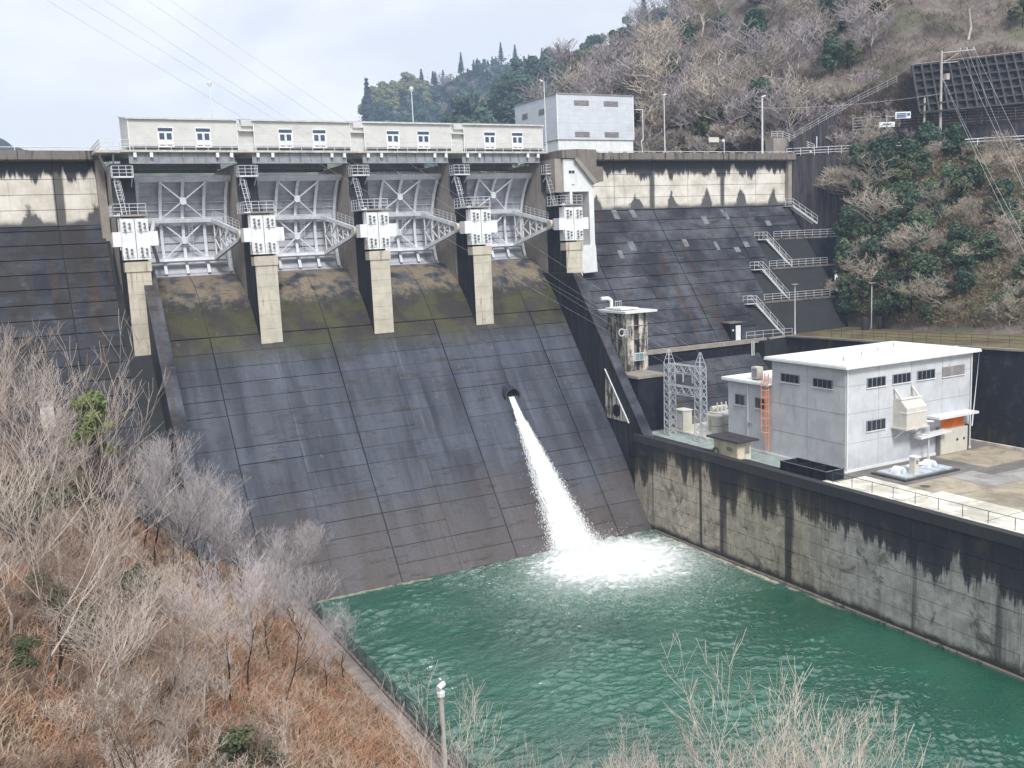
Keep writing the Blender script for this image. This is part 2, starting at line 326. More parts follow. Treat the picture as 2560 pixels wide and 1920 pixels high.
X = dict(
 spill=mat_spill(), dark=mat_dark_face(), upper=mat_upper_wall(), train=mat_training(),
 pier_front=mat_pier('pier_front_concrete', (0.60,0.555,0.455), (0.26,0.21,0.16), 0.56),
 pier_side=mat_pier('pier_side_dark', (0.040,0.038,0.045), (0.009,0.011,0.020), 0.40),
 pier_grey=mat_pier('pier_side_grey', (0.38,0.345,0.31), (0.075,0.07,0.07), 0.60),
 core=M_('core_concrete', (0.022,0.024,0.026), 0.9), black=M_('black_concrete', (0.012,0.014,0.023), 0.8, var=0.5, scale=0.9, grime=(0.035,0.034,0.038), gz=0.6, spec=0.2),
 parapet=mat_pier('parapet_concrete', (0.21,0.185,0.165), (0.035,0.033,0.034), 0.50),
 concrete=mat_pier('grey_concrete', (0.34,0.31,0.27), (0.10,0.09,0.08), 0.58),
 gate=M_('gate_steel', (0.66,0.68,0.73), 0.45, var=0.10, scale=0.9, grime=(0.24,0.24,0.26), gz=0.45),
 gate_skin=M_('gate_skin_steel', (0.44,0.45,0.50), 0.5, var=0.14, scale=0.7, grime=(0.29,0.27,0.26), gz=0.6),
 anchor=M_('anchor_paint', (0.78,0.79,0.80), 0.45, var=0.06, grime=(0.5,0.5,0.5), gz=0.4),
 nut=M_('nut_steel', (0.16,0.17,0.18), 0.4, metal=0.3), yoke=M_('yoke_paint', (0.58,0.55,0.48), 0.5, grime=(0.3,0.27,0.22)),
 white=M_('white_paint', (0.74,0.75,0.76), 0.5, var=0.07), rail=M_('rail_paint', (0.62,0.64,0.67), 0.45, var=0.1),
 girder=M_('girder_steel', (0.27,0.285,0.31), 0.5, var=0.15, grime=(0.16,0.16,0.17)), deck=M_('deck_concrete', (0.50,0.48,0.44), 0.7, var=0.2),
 siding=mat_siding('ivory_siding', (0.62,0.62,0.595)), grey_siding=mat_siding('pale_grey_siding', (0.56,0.60,0.65), 1.05, (0.70,0.73,0.77), 0.5),
 roof=M_('corrugated_roof', (0.60,0.60,0.58), 0.45), white_wall=M_('white_wall', (0.70,0.72,0.73), 0.6, var=0.06, grime=(0.45,0.44,0.42), gz=0.45),
 glass=mat_glass('window_glass'), glass2=mat_glass('blue_window_glass', (0.035,0.065,0.12)), louver=M_('grey_louver', (0.26,0.245,0.25), 0.6),
 power=mat_power(), proof=M_('white_roof_sheet', (0.86,0.87,0.88), 0.55, var=0.03, scale=0.6), orange=M_('orange_paint', (0.85,0.20,0.02), 0.5),
 orange2=M_('faded_orange', (0.80,0.30,0.14), 0.5), cream=M_('cream_paint', (0.60,0.58,0.52), 0.55, var=0.06), hut=M_('hut_plaster', (0.66,0.58,0.42), 0.75, grime=(0.35,0.28,0.2)),
 hutroof=M_('dark_roof_felt', (0.045,0.040,0.045), 0.7), yard=mat_yard(), slab1=mat_slab('pale_slab',(0.80,0.76,0.66)), slab2=mat_slab('tan_slab',(0.44,0.38,0.29)),
 slab3=mat_slab('grey_slab',(0.40,0.39,0.37)), mixgreen=M_('pale_green_yard', (0.30,0.36,0.34), 0.85), iron=M_('dark_iron', (0.05,0.055,0.06), 0.5),
 lattice=M_('galvanised_steel', (0.55,0.58,0.62), 0.4, metal=0.2), porcelain=M_('grey_porcelain', (0.62,0.62,0.60), 0.35), blue=M_('pale_blue_cover', (0.50,0.57,0.66), 0.5),
 wire=M_('wire_metal', (0.62,0.63,0.65), 0.5), asphalt=M_('road_asphalt', (0.11,0.11,0.11), 0.9), yellow=M_('yellow_paint', (0.85,0.48,0.02), 0.5), moss=M_('mossy_wall',(0.045,0.05,0.022),0.9,var=0.5),
 tan=M_('pole_concrete', (0.42,0.40,0.37), 0.7), sign=M_('sign_white', (0.80,0.81,0.82), 0.5, var=0.03), signblue=M_('sign_blue', (0.05,0.12,0.35), 0.5), path=M_('path_concrete', (0.25,0.215,0.195), 0.85, var=0.3, scale=0.9, bump=0.3))

# ------------------------------------------------------------------ dam
SL = 0.785
def fy(z): return 86.9+SL*z
PC = [13.05, 25.95, 38.85, 51.75, 64.65]          # pier centres
BC = [19.5, 32.4, 45.3, 58.2]                     # bay centres
OG = [(105.84-0.0,24.12)]
def ogee(n=12):
    pts = []
    for i in range(n+1):
        d = 10.16*(1-i/n); pts.append((116-d, 30.6-0.0627*d*d))
    return pts
dam = thing('gravity_dam', 'dark concrete gravity dam with a stained spillway slope and pale upper walls', 'dam', (38,100,0))
og = ogee()
c = MB()
c.prism([(fy(-3),-3)]+[(y+0.22,z-0.12) for y,z in [(fy(23.6),23.6)]+og]+[(122,30.4),(122,-3)], 'x', 14.0, 63.6)
c.prism([(fy(-3)+0.12,-3),(fy(30)+0.12,30),(122,30),(122,-3)],'x',11.6,14.1)
for x0, x1, zb in ((-30,11.6,-3),(68.9,110.4,17.6)):
    c.prism([(fy(zb)+0.25,zb),(fy(36.2)+0.25,36.2),(115.9,36.9),(115.9,43.4),(122,43.4),(122,zb)], 'x', x0, x1)
c.build('dam_core', X['core'], dam)
random.seed(3)
MAJ = [6.75,19.55,32.45,45.35,58.25,71.6,84.5,97.4,110.3]
def slope_panel(x0, x1, z0, z1, mat, g=0.018, t=0.3, off=0.0, major=()):
    o = off+random.uniform(-0.02,0.02); mb = MB()
    y0, y1 = fy(z0+g)+o, fy(z1-g)+o
    ny, nz = -1/math.hypot(1,SL), SL/math.hypot(1,SL)
    ga, gb = [0.06 if min([abs(q-j) for j in MAJ]) < 0.1 else 0.012 for q in (x0,x1)]
    f = [(x0+ga,y0,z0+g),(x1-gb,y0,z0+g),(x1-gb,y1,z1-g),(x0+ga,y1,z1-g)]
    bk = [(p[0],p[1]-ny*t,p[2]-nz*t) for p in f]
    mb.add(f+bk, [(0,1,2,3),(7,6,5,4),(0,4,5,1),(1,5,6,2),(2,6,7,3),(3,7,4,0)])
    return mb.build('face_panel', mat, dam)
COLS = [14.7,19.55,26.0,32.45,38.9,45.35,51.8,58.25,62.95]
for ci, (x0, x1) in enumerate(zip(COLS[:-1], COLS[1:])):
    z = -1.5; k = 0
    while z < 23.5:
        h = 1.5 if z >= 0 else 1.5
        if random.random() < 0.16 and z < 20: h = 3.0
        z1 = min(z+h, 24.05)
        if 24.05-z1 < 0.7: z1 = 24.05
        slope_panel(x0, x1, z, z1, X['spill'], g=random.choice((0.008,0.015,0.022,0.03))); z = z1
# curved crest pieces, two per bay
for b in BC:
    for x0, x1 in ((b-5.28,b),(b,b+5.28)):
        mb = MB(); pts = [(fy(24.12),24.12)]+og[1:]+[(117.5,30.5)]
        for (ya,za),(yb,zb) in zip(pts[:-1],pts[1:]):
            mb.face([(x0+0.03,ya,za),(x1-0.03,ya,za),(x1-0.03,yb,zb),(x0+0.03,yb,zb)])
        mb.build('crest_panel', X['spill'], dam)
# plain dam sections beside the spillway: sloping panels, then the upright upper wall in lifts
def section(xs, zlo, xmax):
    for x0, x1 in zip(xs[:-1], xs[1:]):
        z = zlo
        while z < 36.3:
            z1 = min(z+1.5, 36.5); xr = min(x1, xmax(0.5*(z+z1)))
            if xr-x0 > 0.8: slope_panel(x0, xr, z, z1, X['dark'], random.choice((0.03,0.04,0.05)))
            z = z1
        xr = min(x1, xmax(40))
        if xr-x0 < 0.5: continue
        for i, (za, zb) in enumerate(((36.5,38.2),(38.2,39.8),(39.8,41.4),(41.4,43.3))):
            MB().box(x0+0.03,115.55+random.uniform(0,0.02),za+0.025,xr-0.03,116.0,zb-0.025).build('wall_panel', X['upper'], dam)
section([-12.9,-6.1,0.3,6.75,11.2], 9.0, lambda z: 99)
def rmax(z): return 110.3 if z > 36.4 else (110.3 if z > 31.5 else (100.4 if z > 27.3 else (96.4 if z > 22.8 else 92.2)))
section([66.0,71.6,78.05,84.5,90.95,97.4,103.85,110.3], 18.4, rmax)
MB().box(10.9,114.4,30.0,11.75,116.2,43.3).build('end_pilaster', X['concrete'], dam)
MB().box(109.9,114.9,36.6,110.6,116.2,43.3).build('end_pilaster', X['concrete'], dam)
# crest parapets with small drain blocks
for x0, x1 in ((-30,11.9),(70.6,110.8)):
    MB().prism([(114.2,44.25),(114.2,43.35),(114.55,43.2),(122,43.2),(122,44.0),(114.6,44.0),(114.6,44.25)],'x',x0,x1).build('crest_parapet', X['parapet'], dam)
x = 72.0
while x < 110:
    MB().cbox((x,114.35,44.32),(0.5,0.3,0.14)).build('coping_block', X['concrete'], dam); x += 2.4
rp_ = random.Random(5); X['plate'] = M_('repair_mortar',(0.15,0.16,0.175),0.8,var=0.3)
for k in range(16):             # pale repair plates let into the slope
    xa, za = rp_.uniform(70,106), rp_.uniform(29.5,35.6); wq, hq = rp_.uniform(0.6,1.0), rp_.uniform(0.7,1.3); ny_, nz_ = -1/math.hypot(1,SL), SL/math.hypot(1,SL)
    if xa > 98 and za < 32.5: continue
    q = MB(); f_ = [(xa,fy(za)-0.03,za),(xa+wq,fy(za)-0.03,za),(xa+wq,fy(za+hq)-0.03,za+hq),(xa,fy(za+hq)-0.03,za+hq)]; q.add(f_+[(a,b+0.1,c_) for a,b,c_ in f_],[(0,1,2,3),(7,6,5,4),(0,4,5,1),(1,5,6,2),(2,6,7,3),(3,7,4,0)]); q.build('repair_plate',X['plate'],dam)
# guide walls either side of the spillway
for x0, x1, off in ((13.45,14.72,-5.4),(62.93,64.1,-6.6)):
    zt, zb = (31.5, 1.0) if x0 < 20 else (28.6, 9.8)
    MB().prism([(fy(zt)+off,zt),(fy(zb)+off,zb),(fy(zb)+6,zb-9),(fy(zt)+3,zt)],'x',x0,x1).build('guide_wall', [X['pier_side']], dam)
    MB().prism([(fy(zt)+off-0.03,zt+0.03),(fy(zb)+off-0.03,zb+0.03),(fy(zb)+off+0.2,zb+0.03),(fy(zt)+off+0.2,zt+0.03)],'x',x0-0.04,x1+0.04).build('wall_coping', X['dark'], dam)
# outlet pipe mouth with a hood on the spillway slope
mb = MB()
for i in range(16):
    a0, a1 = math.pi*i/16, math.pi*(i+1)/16
    for r0, r1, ya in ((0.85,1.05,0),):
        p = lambda a, r, dy, dz: (51.55+r*math.cos(a), 99.25+dy, 15.2+r*math.sin(a)+dz)
        mb.add([p(a0,r0,-1.1,-0.1),p(a1,r0,-1.1,-0.1),p(a1,r1,-1.1,-0.1),p(a0,r1,-1.1,-0.1),p(a0,r0,2.0,0.3),p(a1,r0,2.0,0.3),p(a1,r1,2.0,0.3),p(a0,r1,2.0,0.3)],
               [(0,1,2,3),(7,6,5,4),(0,4,5,1),(1,5,6,2),(2,6,7,3),(3,7,4,0)])
mb.build('outlet_hood', X['spill'], dam)
mb = MB(); mb.tube((51.55,98.75,15.1),(51.55,100.8,15.5),0.86,0.86,20); mb.build('outlet_mouth', X['black'], dam)
# lower apron right of the spillway: ledge, low upright wall, second slope
MB().box(66,100.75,17.75,92.4,102.4,18.3).build('ledge', X['concrete'], dam)
MB().box(66,101.0,15.6,91.6,103,17.8).build('apron_wall', X['black'], dam)
for x0, x1 in zip([69.0,75.4,81.8,88.0],[75.4,81.8,88.0,91.2]):
    for za, zb in ((10.0,11.8),(11.8,13.3),(13.3,14.8),(14.8,16.4)):
        slope_panel(x0, x1, za, zb, X['dark'], 0.03, off=1.0)
MB().box(63.0,90.3,-3,66.2,106,9.95).box(91.0,99.6,9.0,97,106,18.0).build('fill_block', X['core'], dam)
c = MB().prism([(96.2,9.5),(101.4,16.2),(104,16.2),(104,9.5)],'x',66,91.4).build('apron_core', X['core'], dam)

# ------------------------------------------------------------------ piers with platforms
def make_pier(cx, label):
    r = thing('gate_pier', label, 'pier', (cx,105,23), 'gate piers of the spillway')
    w = 1.17
    prof = [(105.0,20),(105.0,32.4),(106.25,32.4),(106.25,36.85),(108.7,36.85),(110.75,38.9),(110.75,42.55),(122,42.55),(122,20)]
    mb = MB(); n = len(prof)
    for i in range(n):
        (ya,za),(yb,zb) = prof[i],prof[(i+1)%n]
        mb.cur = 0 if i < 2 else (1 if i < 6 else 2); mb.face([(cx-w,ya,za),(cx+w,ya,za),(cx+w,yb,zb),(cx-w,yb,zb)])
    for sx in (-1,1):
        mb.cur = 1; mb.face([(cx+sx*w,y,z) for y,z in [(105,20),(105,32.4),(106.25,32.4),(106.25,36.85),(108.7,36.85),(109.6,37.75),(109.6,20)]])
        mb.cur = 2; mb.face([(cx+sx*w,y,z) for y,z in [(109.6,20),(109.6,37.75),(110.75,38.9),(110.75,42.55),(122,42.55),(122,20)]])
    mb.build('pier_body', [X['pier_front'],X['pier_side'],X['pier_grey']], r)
    MB().box(cx-w-0.1,104.88,31.4,cx+w+0.1,106.2,32.36).build('pier_capital', X['pier_front'], r)
    for za in (24.6,26.1,27.6,29.1,30.4): MB().box(cx-w-0.004,104.985,za,cx+w+0.004,105.02,za+0.035).build('lift_joint', X['pier_grey'], r)
    sl = MB().box(cx-1.25,104.6,36.9,cx+1.3,108.6,37.1).build('platform_slab', X['concrete'], r)
    railing([(cx-1.9,104.7,37.1),(cx+1.2,104.7,37.1)], 1.05, X['rail'], parent=r, sp=0.8, r=0.032)
    railing([(cx-1.9,104.7,37.1),(cx-1.9,108.0,37.1)], 1.05, X['rail'], parent=r, sp=0.9, r=0.032)
    MB().box(cx-1.95,104.6,36.95,cx-1.27,108.1,37.08).build('walkway', X['rail'], r)
    MB().box(cx-1.1,109.3,41.05,cx+0.95,110.7,41.2).build('upper_platform', X['rail'], r)
    railing([(cx-1.1,110.6,41.2),(cx-1.1,109.35,41.2),(cx+0.95,109.35,41.2),(cx+0.95,110.6,41.2)], 1.05, X['rail'], parent=r, sp=0.75, r=0.03)
    for sx in (-0.85,0.8): MB().beam((cx+sx,109.5,41.05),(cx+sx,110.7,40.2),0.1,0.12).build('platform_bracket', X['rail'], r)
    # caged ladder between the two platforms
    mb = MB(); a = Vector((cx-0.35,108.7,37.1)); b = Vector((cx-0.75,109.9,41.1))
    for dx in (-0.22,0.22): mb.beam(a+Vector((dx,0,0)),b+Vector((dx,0,0)),0.05,0.05)
    for i in range(14):
        p = a.lerp(b,(i+0.5)/14); mb.tube(p+Vector((-0.22,0,0)),p+Vector((0.22,0,0)),0.02,0.02,4)
    mb.build('ladder', X['rail'], r)
    mb = MB()
    for i in range(5):
        p = a.lerp(b,0.42+0.12*i); pts = [p+Vector((0.36*math.cos(t),-0.62*math.sin(t),0)) for t in [math.pi*k/6 for k in range(7)]]
        mb.path(pts,0.022,4)
    for k in (1,3,5):
        t = math.pi*k/6; o = Vector((0.36*math.cos(t),-0.62*math.sin(t),0)); mb.tube(a.lerp(b,0.42)+o,a.lerp(b,0.9)+o,0.02,0.02,4)
    mb.build('ladder_cage', X['rail'], r)
    mb = MB(); mb.tube((cx-1.32,104.9,33.0),(cx-1.32,104.9,37.3),0.07,0.07,6); mb.tube((cx-1.5,104.95,33.6),(cx-1.5,104.95,37.3),0.05,0.05,6)
    mb.build('conduit', X['rail'], r)
    return r
ord_ = ['leftmost, beside the dark dam face','second from the left','middle','second from the right','rightmost, beside the white tower']
p1 = make_pier(PC[0], 'tall concrete gate pier with railed platforms, ' + ord_[0])
for i in range(1,5):
    q = dup(p1, PC[i]-PC[0], label='tall concrete gate pier with railed platforms, ' + (ord_[i] if i in (0,4) else ord_[i]+' of the five'))
# ------------------------------------------------------------------ white trunnion anchor boxes on the pier fronts
def make_anchor(cx, label):
    r = thing('trunnion_anchor', label, 'gate anchor', (cx,105,32.6), 'trunnion anchors on the piers')
    MB().prism([(cx-1.3,32.6),(cx+1.3,32.6),(cx+1.3,33.95),(cx+2.15,33.95),(cx+2.15,35.4),(cx+1.3,35.4),(cx+1.3,36.75),(cx-1.3,36.75),(cx-1.3,35.4),(cx-2.15,35.4),(cx-2.15,33.95),(cx-1.3,33.95)],'y',104.85,106.2).build('anchor_body', X['anchor'], r)
    MB().box(cx-0.03,104.83,32.7,cx+0.03,104.9,36.7).build('centre_seam', X['nut'], r)
    for sx in (-1,1):
        for zc in (33.4,35.95):
            pl = MB(); pl.prism([(cx+sx*0.72-0.48,zc-0.55),(cx+sx*0.72+0.48,zc-0.55),(cx+sx*0.72+0.48,zc+0.5),(cx+sx*0.72+0.2,zc+0.62),(cx+sx*0.72-0.2,zc+0.62),(cx+sx*0.72-0.48,zc+0.5)],'y',104.76,104.87)
            pp = pl.build('anchor_plate', X['anchor'], r)
            nb = MB()
            for dx, dz in ((-0.25,0.33),(0.22,0.22),(-0.25,-0.02),(0.22,-0.16),(-0.22,-0.38)):
                nb.tube((cx+sx*0.72+dx,104.5,zc+dz),(cx+sx*0.72+dx,104.8,zc+dz),0.105,0.125,6)
            nb.build('anchor_nuts', X['nut'], pp)
        for k in range(3): MB().box(cx+sx*(0.28+0.33*k)-0.025,104.82,34.2,cx+sx*(0.28+0.33*k)+0.025,104.9,35.3).build('rib', X['anchor'], r)
        MB().prism([(106.2,34.0),(107.5,34.25),(107.5,35.15),(106.2,35.35)],'x',cx+sx*1.25,cx+sx*2.0).build('trunnion_yoke', X['yoke'], r)
        MB().tube((cx+sx*1.2,107.0,34.7),(cx+sx*2.1,107.0,34.7),0.42,0.42,14).build('trunnion_pin', X['yoke'], r)
    return r
a1 = make_anchor(PC[0], 'white bolted gate anchor box on the leftmost pier')
for i, t in ((1,'second pier from the left'),(2,'middle pier'),(3,'second pier from the right'),(4,'rightmost pier, beside the white tower')):
    dup(a1, PC[i]-PC[0], label='white bolted gate anchor box on the '+t)
# ------------------------------------------------------------------ radial gates
TY, TZ, RG = 107.0, 34.7, 9.2
def rp(r, deg): a = RAD(deg); return (TY+r*math.cos(a), TZ+r*math.sin(a))
def make_gate(cx, label):
    g = thing('radial_gate', label, 'sluice gate', (cx,115,30.4), 'radial gates')
    mb = MB(); A = [-28+74*i/18 for i in range(19)]
    for a0, a1 in zip(A[:-1],A[1:]):
        (y0,z0),(y1,z1),(Y0,Z0),(Y1,Z1) = rp(RG,a0),rp(RG,a1),rp(RG+0.06,a0),rp(RG+0.06,a1)
        mb.face([(cx-5.22,y0,z0),(cx+5.22,y0,z0),(cx+5.22,y1,z1),(cx-5.22,y1,z1)])
        mb.face([(cx-5.22,Y0,Z0),(cx-5.22,Y1,Z1),(cx+5.22,Y1,Z1),(cx+5.22,Y0,Z0)])
    mb.build('skin_plate', X['gate_skin'], g)
    for i in range(13):           # horizontal stiffeners
        a = -25.5+5.7*i; y, z = rp(RG-0.17,a); y2, z2 = rp(RG-0.01,a)
        MB().beam((cx-5.15,(y+y2)/2,(z+z2)/2),(cx+5.15,(y+y2)/2,(z+z2)/2),0.14,0.10,up=(0,math.sin(RAD(a)),math.cos(RAD(a)))).build('stiffener', X['gate_skin'], g)
    for xo in (-4.75,-2.35,0.0,2.35,4.75):   # curved upright posts
        mb = MB()
        seg = [-27+72*i/10 for i in range(11)]
        for a0, a1 in zip(seg[:-1],seg[1:]):
            for rr0, rr1, hw in ((RG-0.62,RG-0.56,0.17),(RG-0.56,RG-0.02,0.03)):
                v = []
                for a in (a0,a1):
                    for r_, s_ in ((rr0,-1),(rr0,1),(rr1,1),(rr1,-1)):
                        y, z = rp(r_,a); v.append((cx+xo+s_*hw,y,z))
                mb.add(v,[(0,1,2,3),(7,6,5,4),(0,4,5,1),(1,5,6,2),(2,6,7,3),(3,7,4,0)])
        mb.build('upright_post', X['gate'], g)
    y, z = rp(RG-0.3,46.6); MB().beam((cx-5.22,y,z),(cx+5.22,y,z),0.75,0.22,up=(0,0.72,0.69)).build('top_beam', X['gate'], g)
    y, z = rp(RG-0.2,-27.6); MB().beam((cx-5.22,y,z),(cx+5.22,y,z),0.5,0.16,up=(0,-0.46,0.88)).build('bottom_beam', X['gate_skin'], g)
    GA = (14.0,-17.0)
    for a in GA:                  # main girders with a small kick rail
        y, z = rp(RG-0.95,a); MB().beam((cx-4.3,y,z),(cx+4.3,y,z),0.6,0.34,up=(0,-math.sin(RAD(a)),math.cos(RAD(a)))).build('main_girder', X['gate'], g)
        MB().path([(cx-4.0,y-0.2,z+0.3),(cx+4.0,y-0.2,z+0.3)],0.03,4).build('service_pipe', X['anchor'], g)
    # X braces with hub plates, above and between the girders
    for lo, hi in ((16.0,44.0),(-14.5,12.0)):
        mid = (lo+hi)/2; yl, zl = rp(RG-0.72,lo); yh, zh = rp(RG-0.72,hi); yc, zc = (yl+yh)/2-0.05, (zl+zh)/2
        for sx in (-1,1):
            for (y_, z_) in ((yl,zl),(yh,zh)):
                MB().beam((cx+sx*2.2,y_,z_),(cx+sx*0.3,yc+(y_-yc)*0.14,zc+(z_-zc)*0.14),0.15,0.1,up=(0,1,0)).build('diagonal_brace', X['gate'], g)
        MB().prism([(cx-0.34,zc-0.2),(cx-0.2,zc-0.4),(cx+0.2,zc-0.4),(cx+0.34,zc-0.2),(cx+0.34,zc+0.2),(cx+0.2,zc+0.4),(cx-0.2,zc+0.4),(cx-0.34,zc+0.2)],'y',yc-0.16,yc-0.06).build('hub_plate', X['gate'], g)
    # arms: upper and lower chords meeting at the trunnion, laced together
    for sx in (-1,1):
        T = Vector((cx+sx*4.55,TY+0.5,TZ)); U = Vector((cx+sx*3.15,*rp(RG-1.3,GA[0]))); L = Vector((cx+sx*3.15,*rp(RG-1.3,GA[1])))
        arm = MB().beam(U,T+Vector((0,0,0.32)),0.36,0.42).build('arm_chord', X['yoke'] if False else X['gate'], g)
        MB().beam(L,T-Vector((0,0,0.32)),0.36,0.42).build('arm_chord', X['gate'], g)
        MB().tube(T-Vector((0.35,0.3,0)),T+Vector((0.35,-0.3,0)),0.55,0.55,12).build('arm_hub', X['yoke'], g)
        Us = [U.lerp(T,f) for f in (0.04,0.26,0.46,0.63,0.78)]; Ls = [L.lerp(T,f) for f in (0.04,0.26,0.46,0.63,0.78)]
        Mi = [(u+l)/2 for u, l in zip(Us,Ls)]
        for k in range(5): MB().beam(Us[k],Ls[k],0.16,0.16).build('lacing', X['gate'], g)
        for k in range(4):
            for p, q in ((Us[k+1],Mi[k]),(Ls[k+1],Mi[k])): MB().beam(p,q,0.13,0.13).build('lacing', X['gate'], g)
        if sx > 0: railing([U+Vector((0.1,0,0.2)),T+Vector((0.1,0.6,0.6))], 0.95, X['rail'], parent=g, sp=0.9, r=0.025)
    mb = MB()                     # inspection ladder
    for xo in (0.55,0.95): mb.path([(cx+xo,*rp(RG-1.0,a)) for a in range(-16,15,6)],0.025,4)
    for i in range(16): y, z = rp(RG-1.0,-15+1.85*i); mb.tube((cx+0.55,y,z),(cx+0.95,y,z),0.02,0.02,4)
    mb.build('inspection_ladder', X['rail'], g)
    return g
g1 = make_gate(BC[0], 'grey steel radial gate with X braces, leftmost of the four')
for i, t in ((1,'second from the left'),(2,'third from the left'),(3,'rightmost, nearest the white tower')):
    dup(g1, BC[i]-BC[0], label='grey steel radial gate with X braces, '+t)
# ------------------------------------------------------------------ service bridges over the gates
def make_bridge(cx, label):
    r = thing('service_bridge', label, 'bridge', (cx,111,42.6), 'service bridges over the gates')
    MB().box(cx-6.43,110.55,43.78,cx+6.43,122,44.0).build('deck_slab', X['deck'], r)
    for y in (111.0,118.5):
        x0, x1 = cx-5.6, cx+5.35
        gd = MB().box(x0,y,42.7,x1,y+0.05,43.78).build('girder_web', X['girder'], r)
        MB().box(x0,y-0.2,42.6,x1,y+0.25,42.7).build('flange', X['girder'], gd)
        if y < 112:
            for k in range(9): MB().box(x0+0.6+1.22*k,y-0.18,42.71,x0+0.66+1.22*k,y,43.77).build('web_stiffener', X['girder'], gd)
    MB().box(cx-5.1,119.2,42.25,cx+5.1,119.5,43.75).build('upstream_beam', X['concrete'], r)
    for xo in (-5.0,-3.35,3.5,5.0): MB().box(cx+xo-0.16,110.6,43.25,cx+xo+0.16,110.95,43.76).build('cable_box', X['white'], r)
    railing([(cx-6.4,110.68,44.0),(cx+6.4,110.68,44.0)], 1.05, X['rail'], parent=r, sp=1.3, r=0.038, rails=(1.0,0.55,0.28))
    return r
b1 = make_bridge(BC[0], 'grey girder bridge above the leftmost gate')
for i, t in ((1,'second gate from the left'),(2,'third gate from the left'),(3,'rightmost gate')): dup(b1, BC[i]-BC[0], label='grey girder bridge above the '+t)
railing([(13.0,121,44.0),(11.2,121,44.0),(11.2,110.8,44.0),(13.1,110.8,44.0)],1.15,X['rail'],'landing_railing','white landing railing at the left end of the gate houses',sp=0.6,r=0.03)
tag(MB().box(10.6,110.6,43.72,13.06,122,43.97).build('landing_slab',X['deck']),'grey landing slab at the left end of the gate houses','slab')
mb = MB()
for a, b in (((11.0,111.0,43.6),(11.9,112.4,41.4)),((12.4,111.0,43.6),(12.4,112.6,41.4))): mb.beam(a,b,0.18,0.18)
tag(mb.build('landing_strut',X['girder']),'dark struts under the left landing slab','strut')

# ------------------------------------------------------------------ gate houses
def door(r, x, y, z0, w, h):
    d = MB().box(x-w/2-0.09,y-0.07,z0,x+w/2+0.09,y+0.02,z0+h+0.09).build('door', X['white'], r)
    MB().box(x-w/2,y-0.085,z0+h-0.38,x+w/2,y-0.06,z0+h-0.02).build('transom_pane', X['glass2'], d)
    for s in (-1,1):
        MB().box(x+s*w/4-w*0.17,y-0.085,z0+0.78,x+s*w/4+w*0.17,y-0.06,z0+h-0.56).build('pane', X['glass2'], d)
        MB().box(x+s*w/4-0.24,y-0.085,z0+0.12,x+s*w/4+0.24,y-0.06,z0+0.24).build('vent', X['louver'], d)
    MB().box(x-0.012,y-0.08,z0+0.05,x+0.012,y-0.062,z0+h-0.48).build('door_gap', X['louver'], d)
    return d
def make_house(x0, x1, label, vest):
    r = thing('gate_house', label, 'gate house', ((x0+x1)/2,111.8,44), 'gate houses on the bridge')
    yb = 118.2
    MB().prism([(111.8,44.52),(111.8,47.3),(yb,48.2),(yb,44.52)],'x',x0,x1).build('wall', X['siding'], r)
    MB().box(x0+0.05,112.0,44.01,x1-0.05,yb-0.1,44.53).build('base_strip', X['iron'], r)
    rf = MB(); n = int((x1-x0+0.3)/0.19)
    for i in range(n):          # corrugated sheet
        xa = x0-0.15+0.19*i
        rf.prism([(111.5,47.29),(111.5,47.43),(yb+0.2,48.37),(yb+0.2,48.23)],'x',xa,xa+0.11)
        rf.prism([(111.53,47.29),(111.53,47.37),(yb+0.2,48.31),(yb+0.2,48.23)],'x',xa+0.11,xa+0.19)
    rf.build('roof', X['roof'], r)
    MB().box(x0+0.0,111.73,44.0,x0+0.09,111.79,47.28).build('corner_trim', X['white'], r)
    MB().box(x1-0.09,111.73,44.0,x1,111.79,47.28).build('downpipe', X['white'], r)
    cxh = x0+(3.75 if not vest else 3.6)
    for k in (0,1): door(r, cxh+3.95*k, 111.8, 44.42, 1.5, 2.02)
    if vest:
        MB().prism([(112.05,44.02),(112.05,47.05),(117,47.6),(117,44.02)],'x',x0-1.72,x0-0.01).build('vestibule_wall', X['siding'], r)
        MB().prism([(111.5,46.15),(111.5,46.22),(112.04,46.36),(112.04,46.29)],'x',x0-1.65,x0-0.02).build('canopy', X['roof'], r)
        MB().prism([(111.75,46.75),(111.75,47.35),(112.04,47.42),(112.04,46.75)],'x',x0-1.3,x0-0.02).build('fascia', X['siding'], r)
    return r
make_house(14.17,25.6,'ivory flat-roofed gate house at the left end of the row',False)
h2 = make_house(27.35,38.65,'ivory gate house second from the left, with a small side canopy',True)
dup(h2,12.98,label='ivory gate house third from the left, with a small side canopy')
dup(h2,25.95,label='ivory gate house at the right end of the row, below the big pale building')

# ------------------------------------------------------------------ big pale building on the crest
r = thing('crest_building','large pale grey windowless-looking block with louvers standing on the dam crest','building',(76.9,118,44.2))
MB().box(70.62,118,46.4,83.3,130.1,52.45).build('wall',X['grey_siding'],r)
MB().box(70.7,118.08,44.0,83.22,130,46.4).build('plinth',X['white_wall'],r)
MB().box(70.5,117.9,52.45,83.42,130.2,52.62).build('roof',X['louver'],r)
MB().box(70.55,117.93,46.34,83.36,130.15,46.42).build('drip_rail',X['louver'],r)
for xa in (70.55,83.2): MB().box(xa,117.93,46.42,xa+0.15,118.0,52.45).build('corner_trim',X['white'],r)
for z in (51.0,46.75):
    for xa in (73.4,78.3):
        w = MB().box(xa,117.95,z,xa+2.4,118.02,z+0.72).build('louver_window',X['louver'],r)
        for k in range(6): MB().box(xa+0.06,117.92,z+0.06+0.11*k,xa+2.34,117.96,z+0.10+0.11*k).build('slat',X['louver'],w)
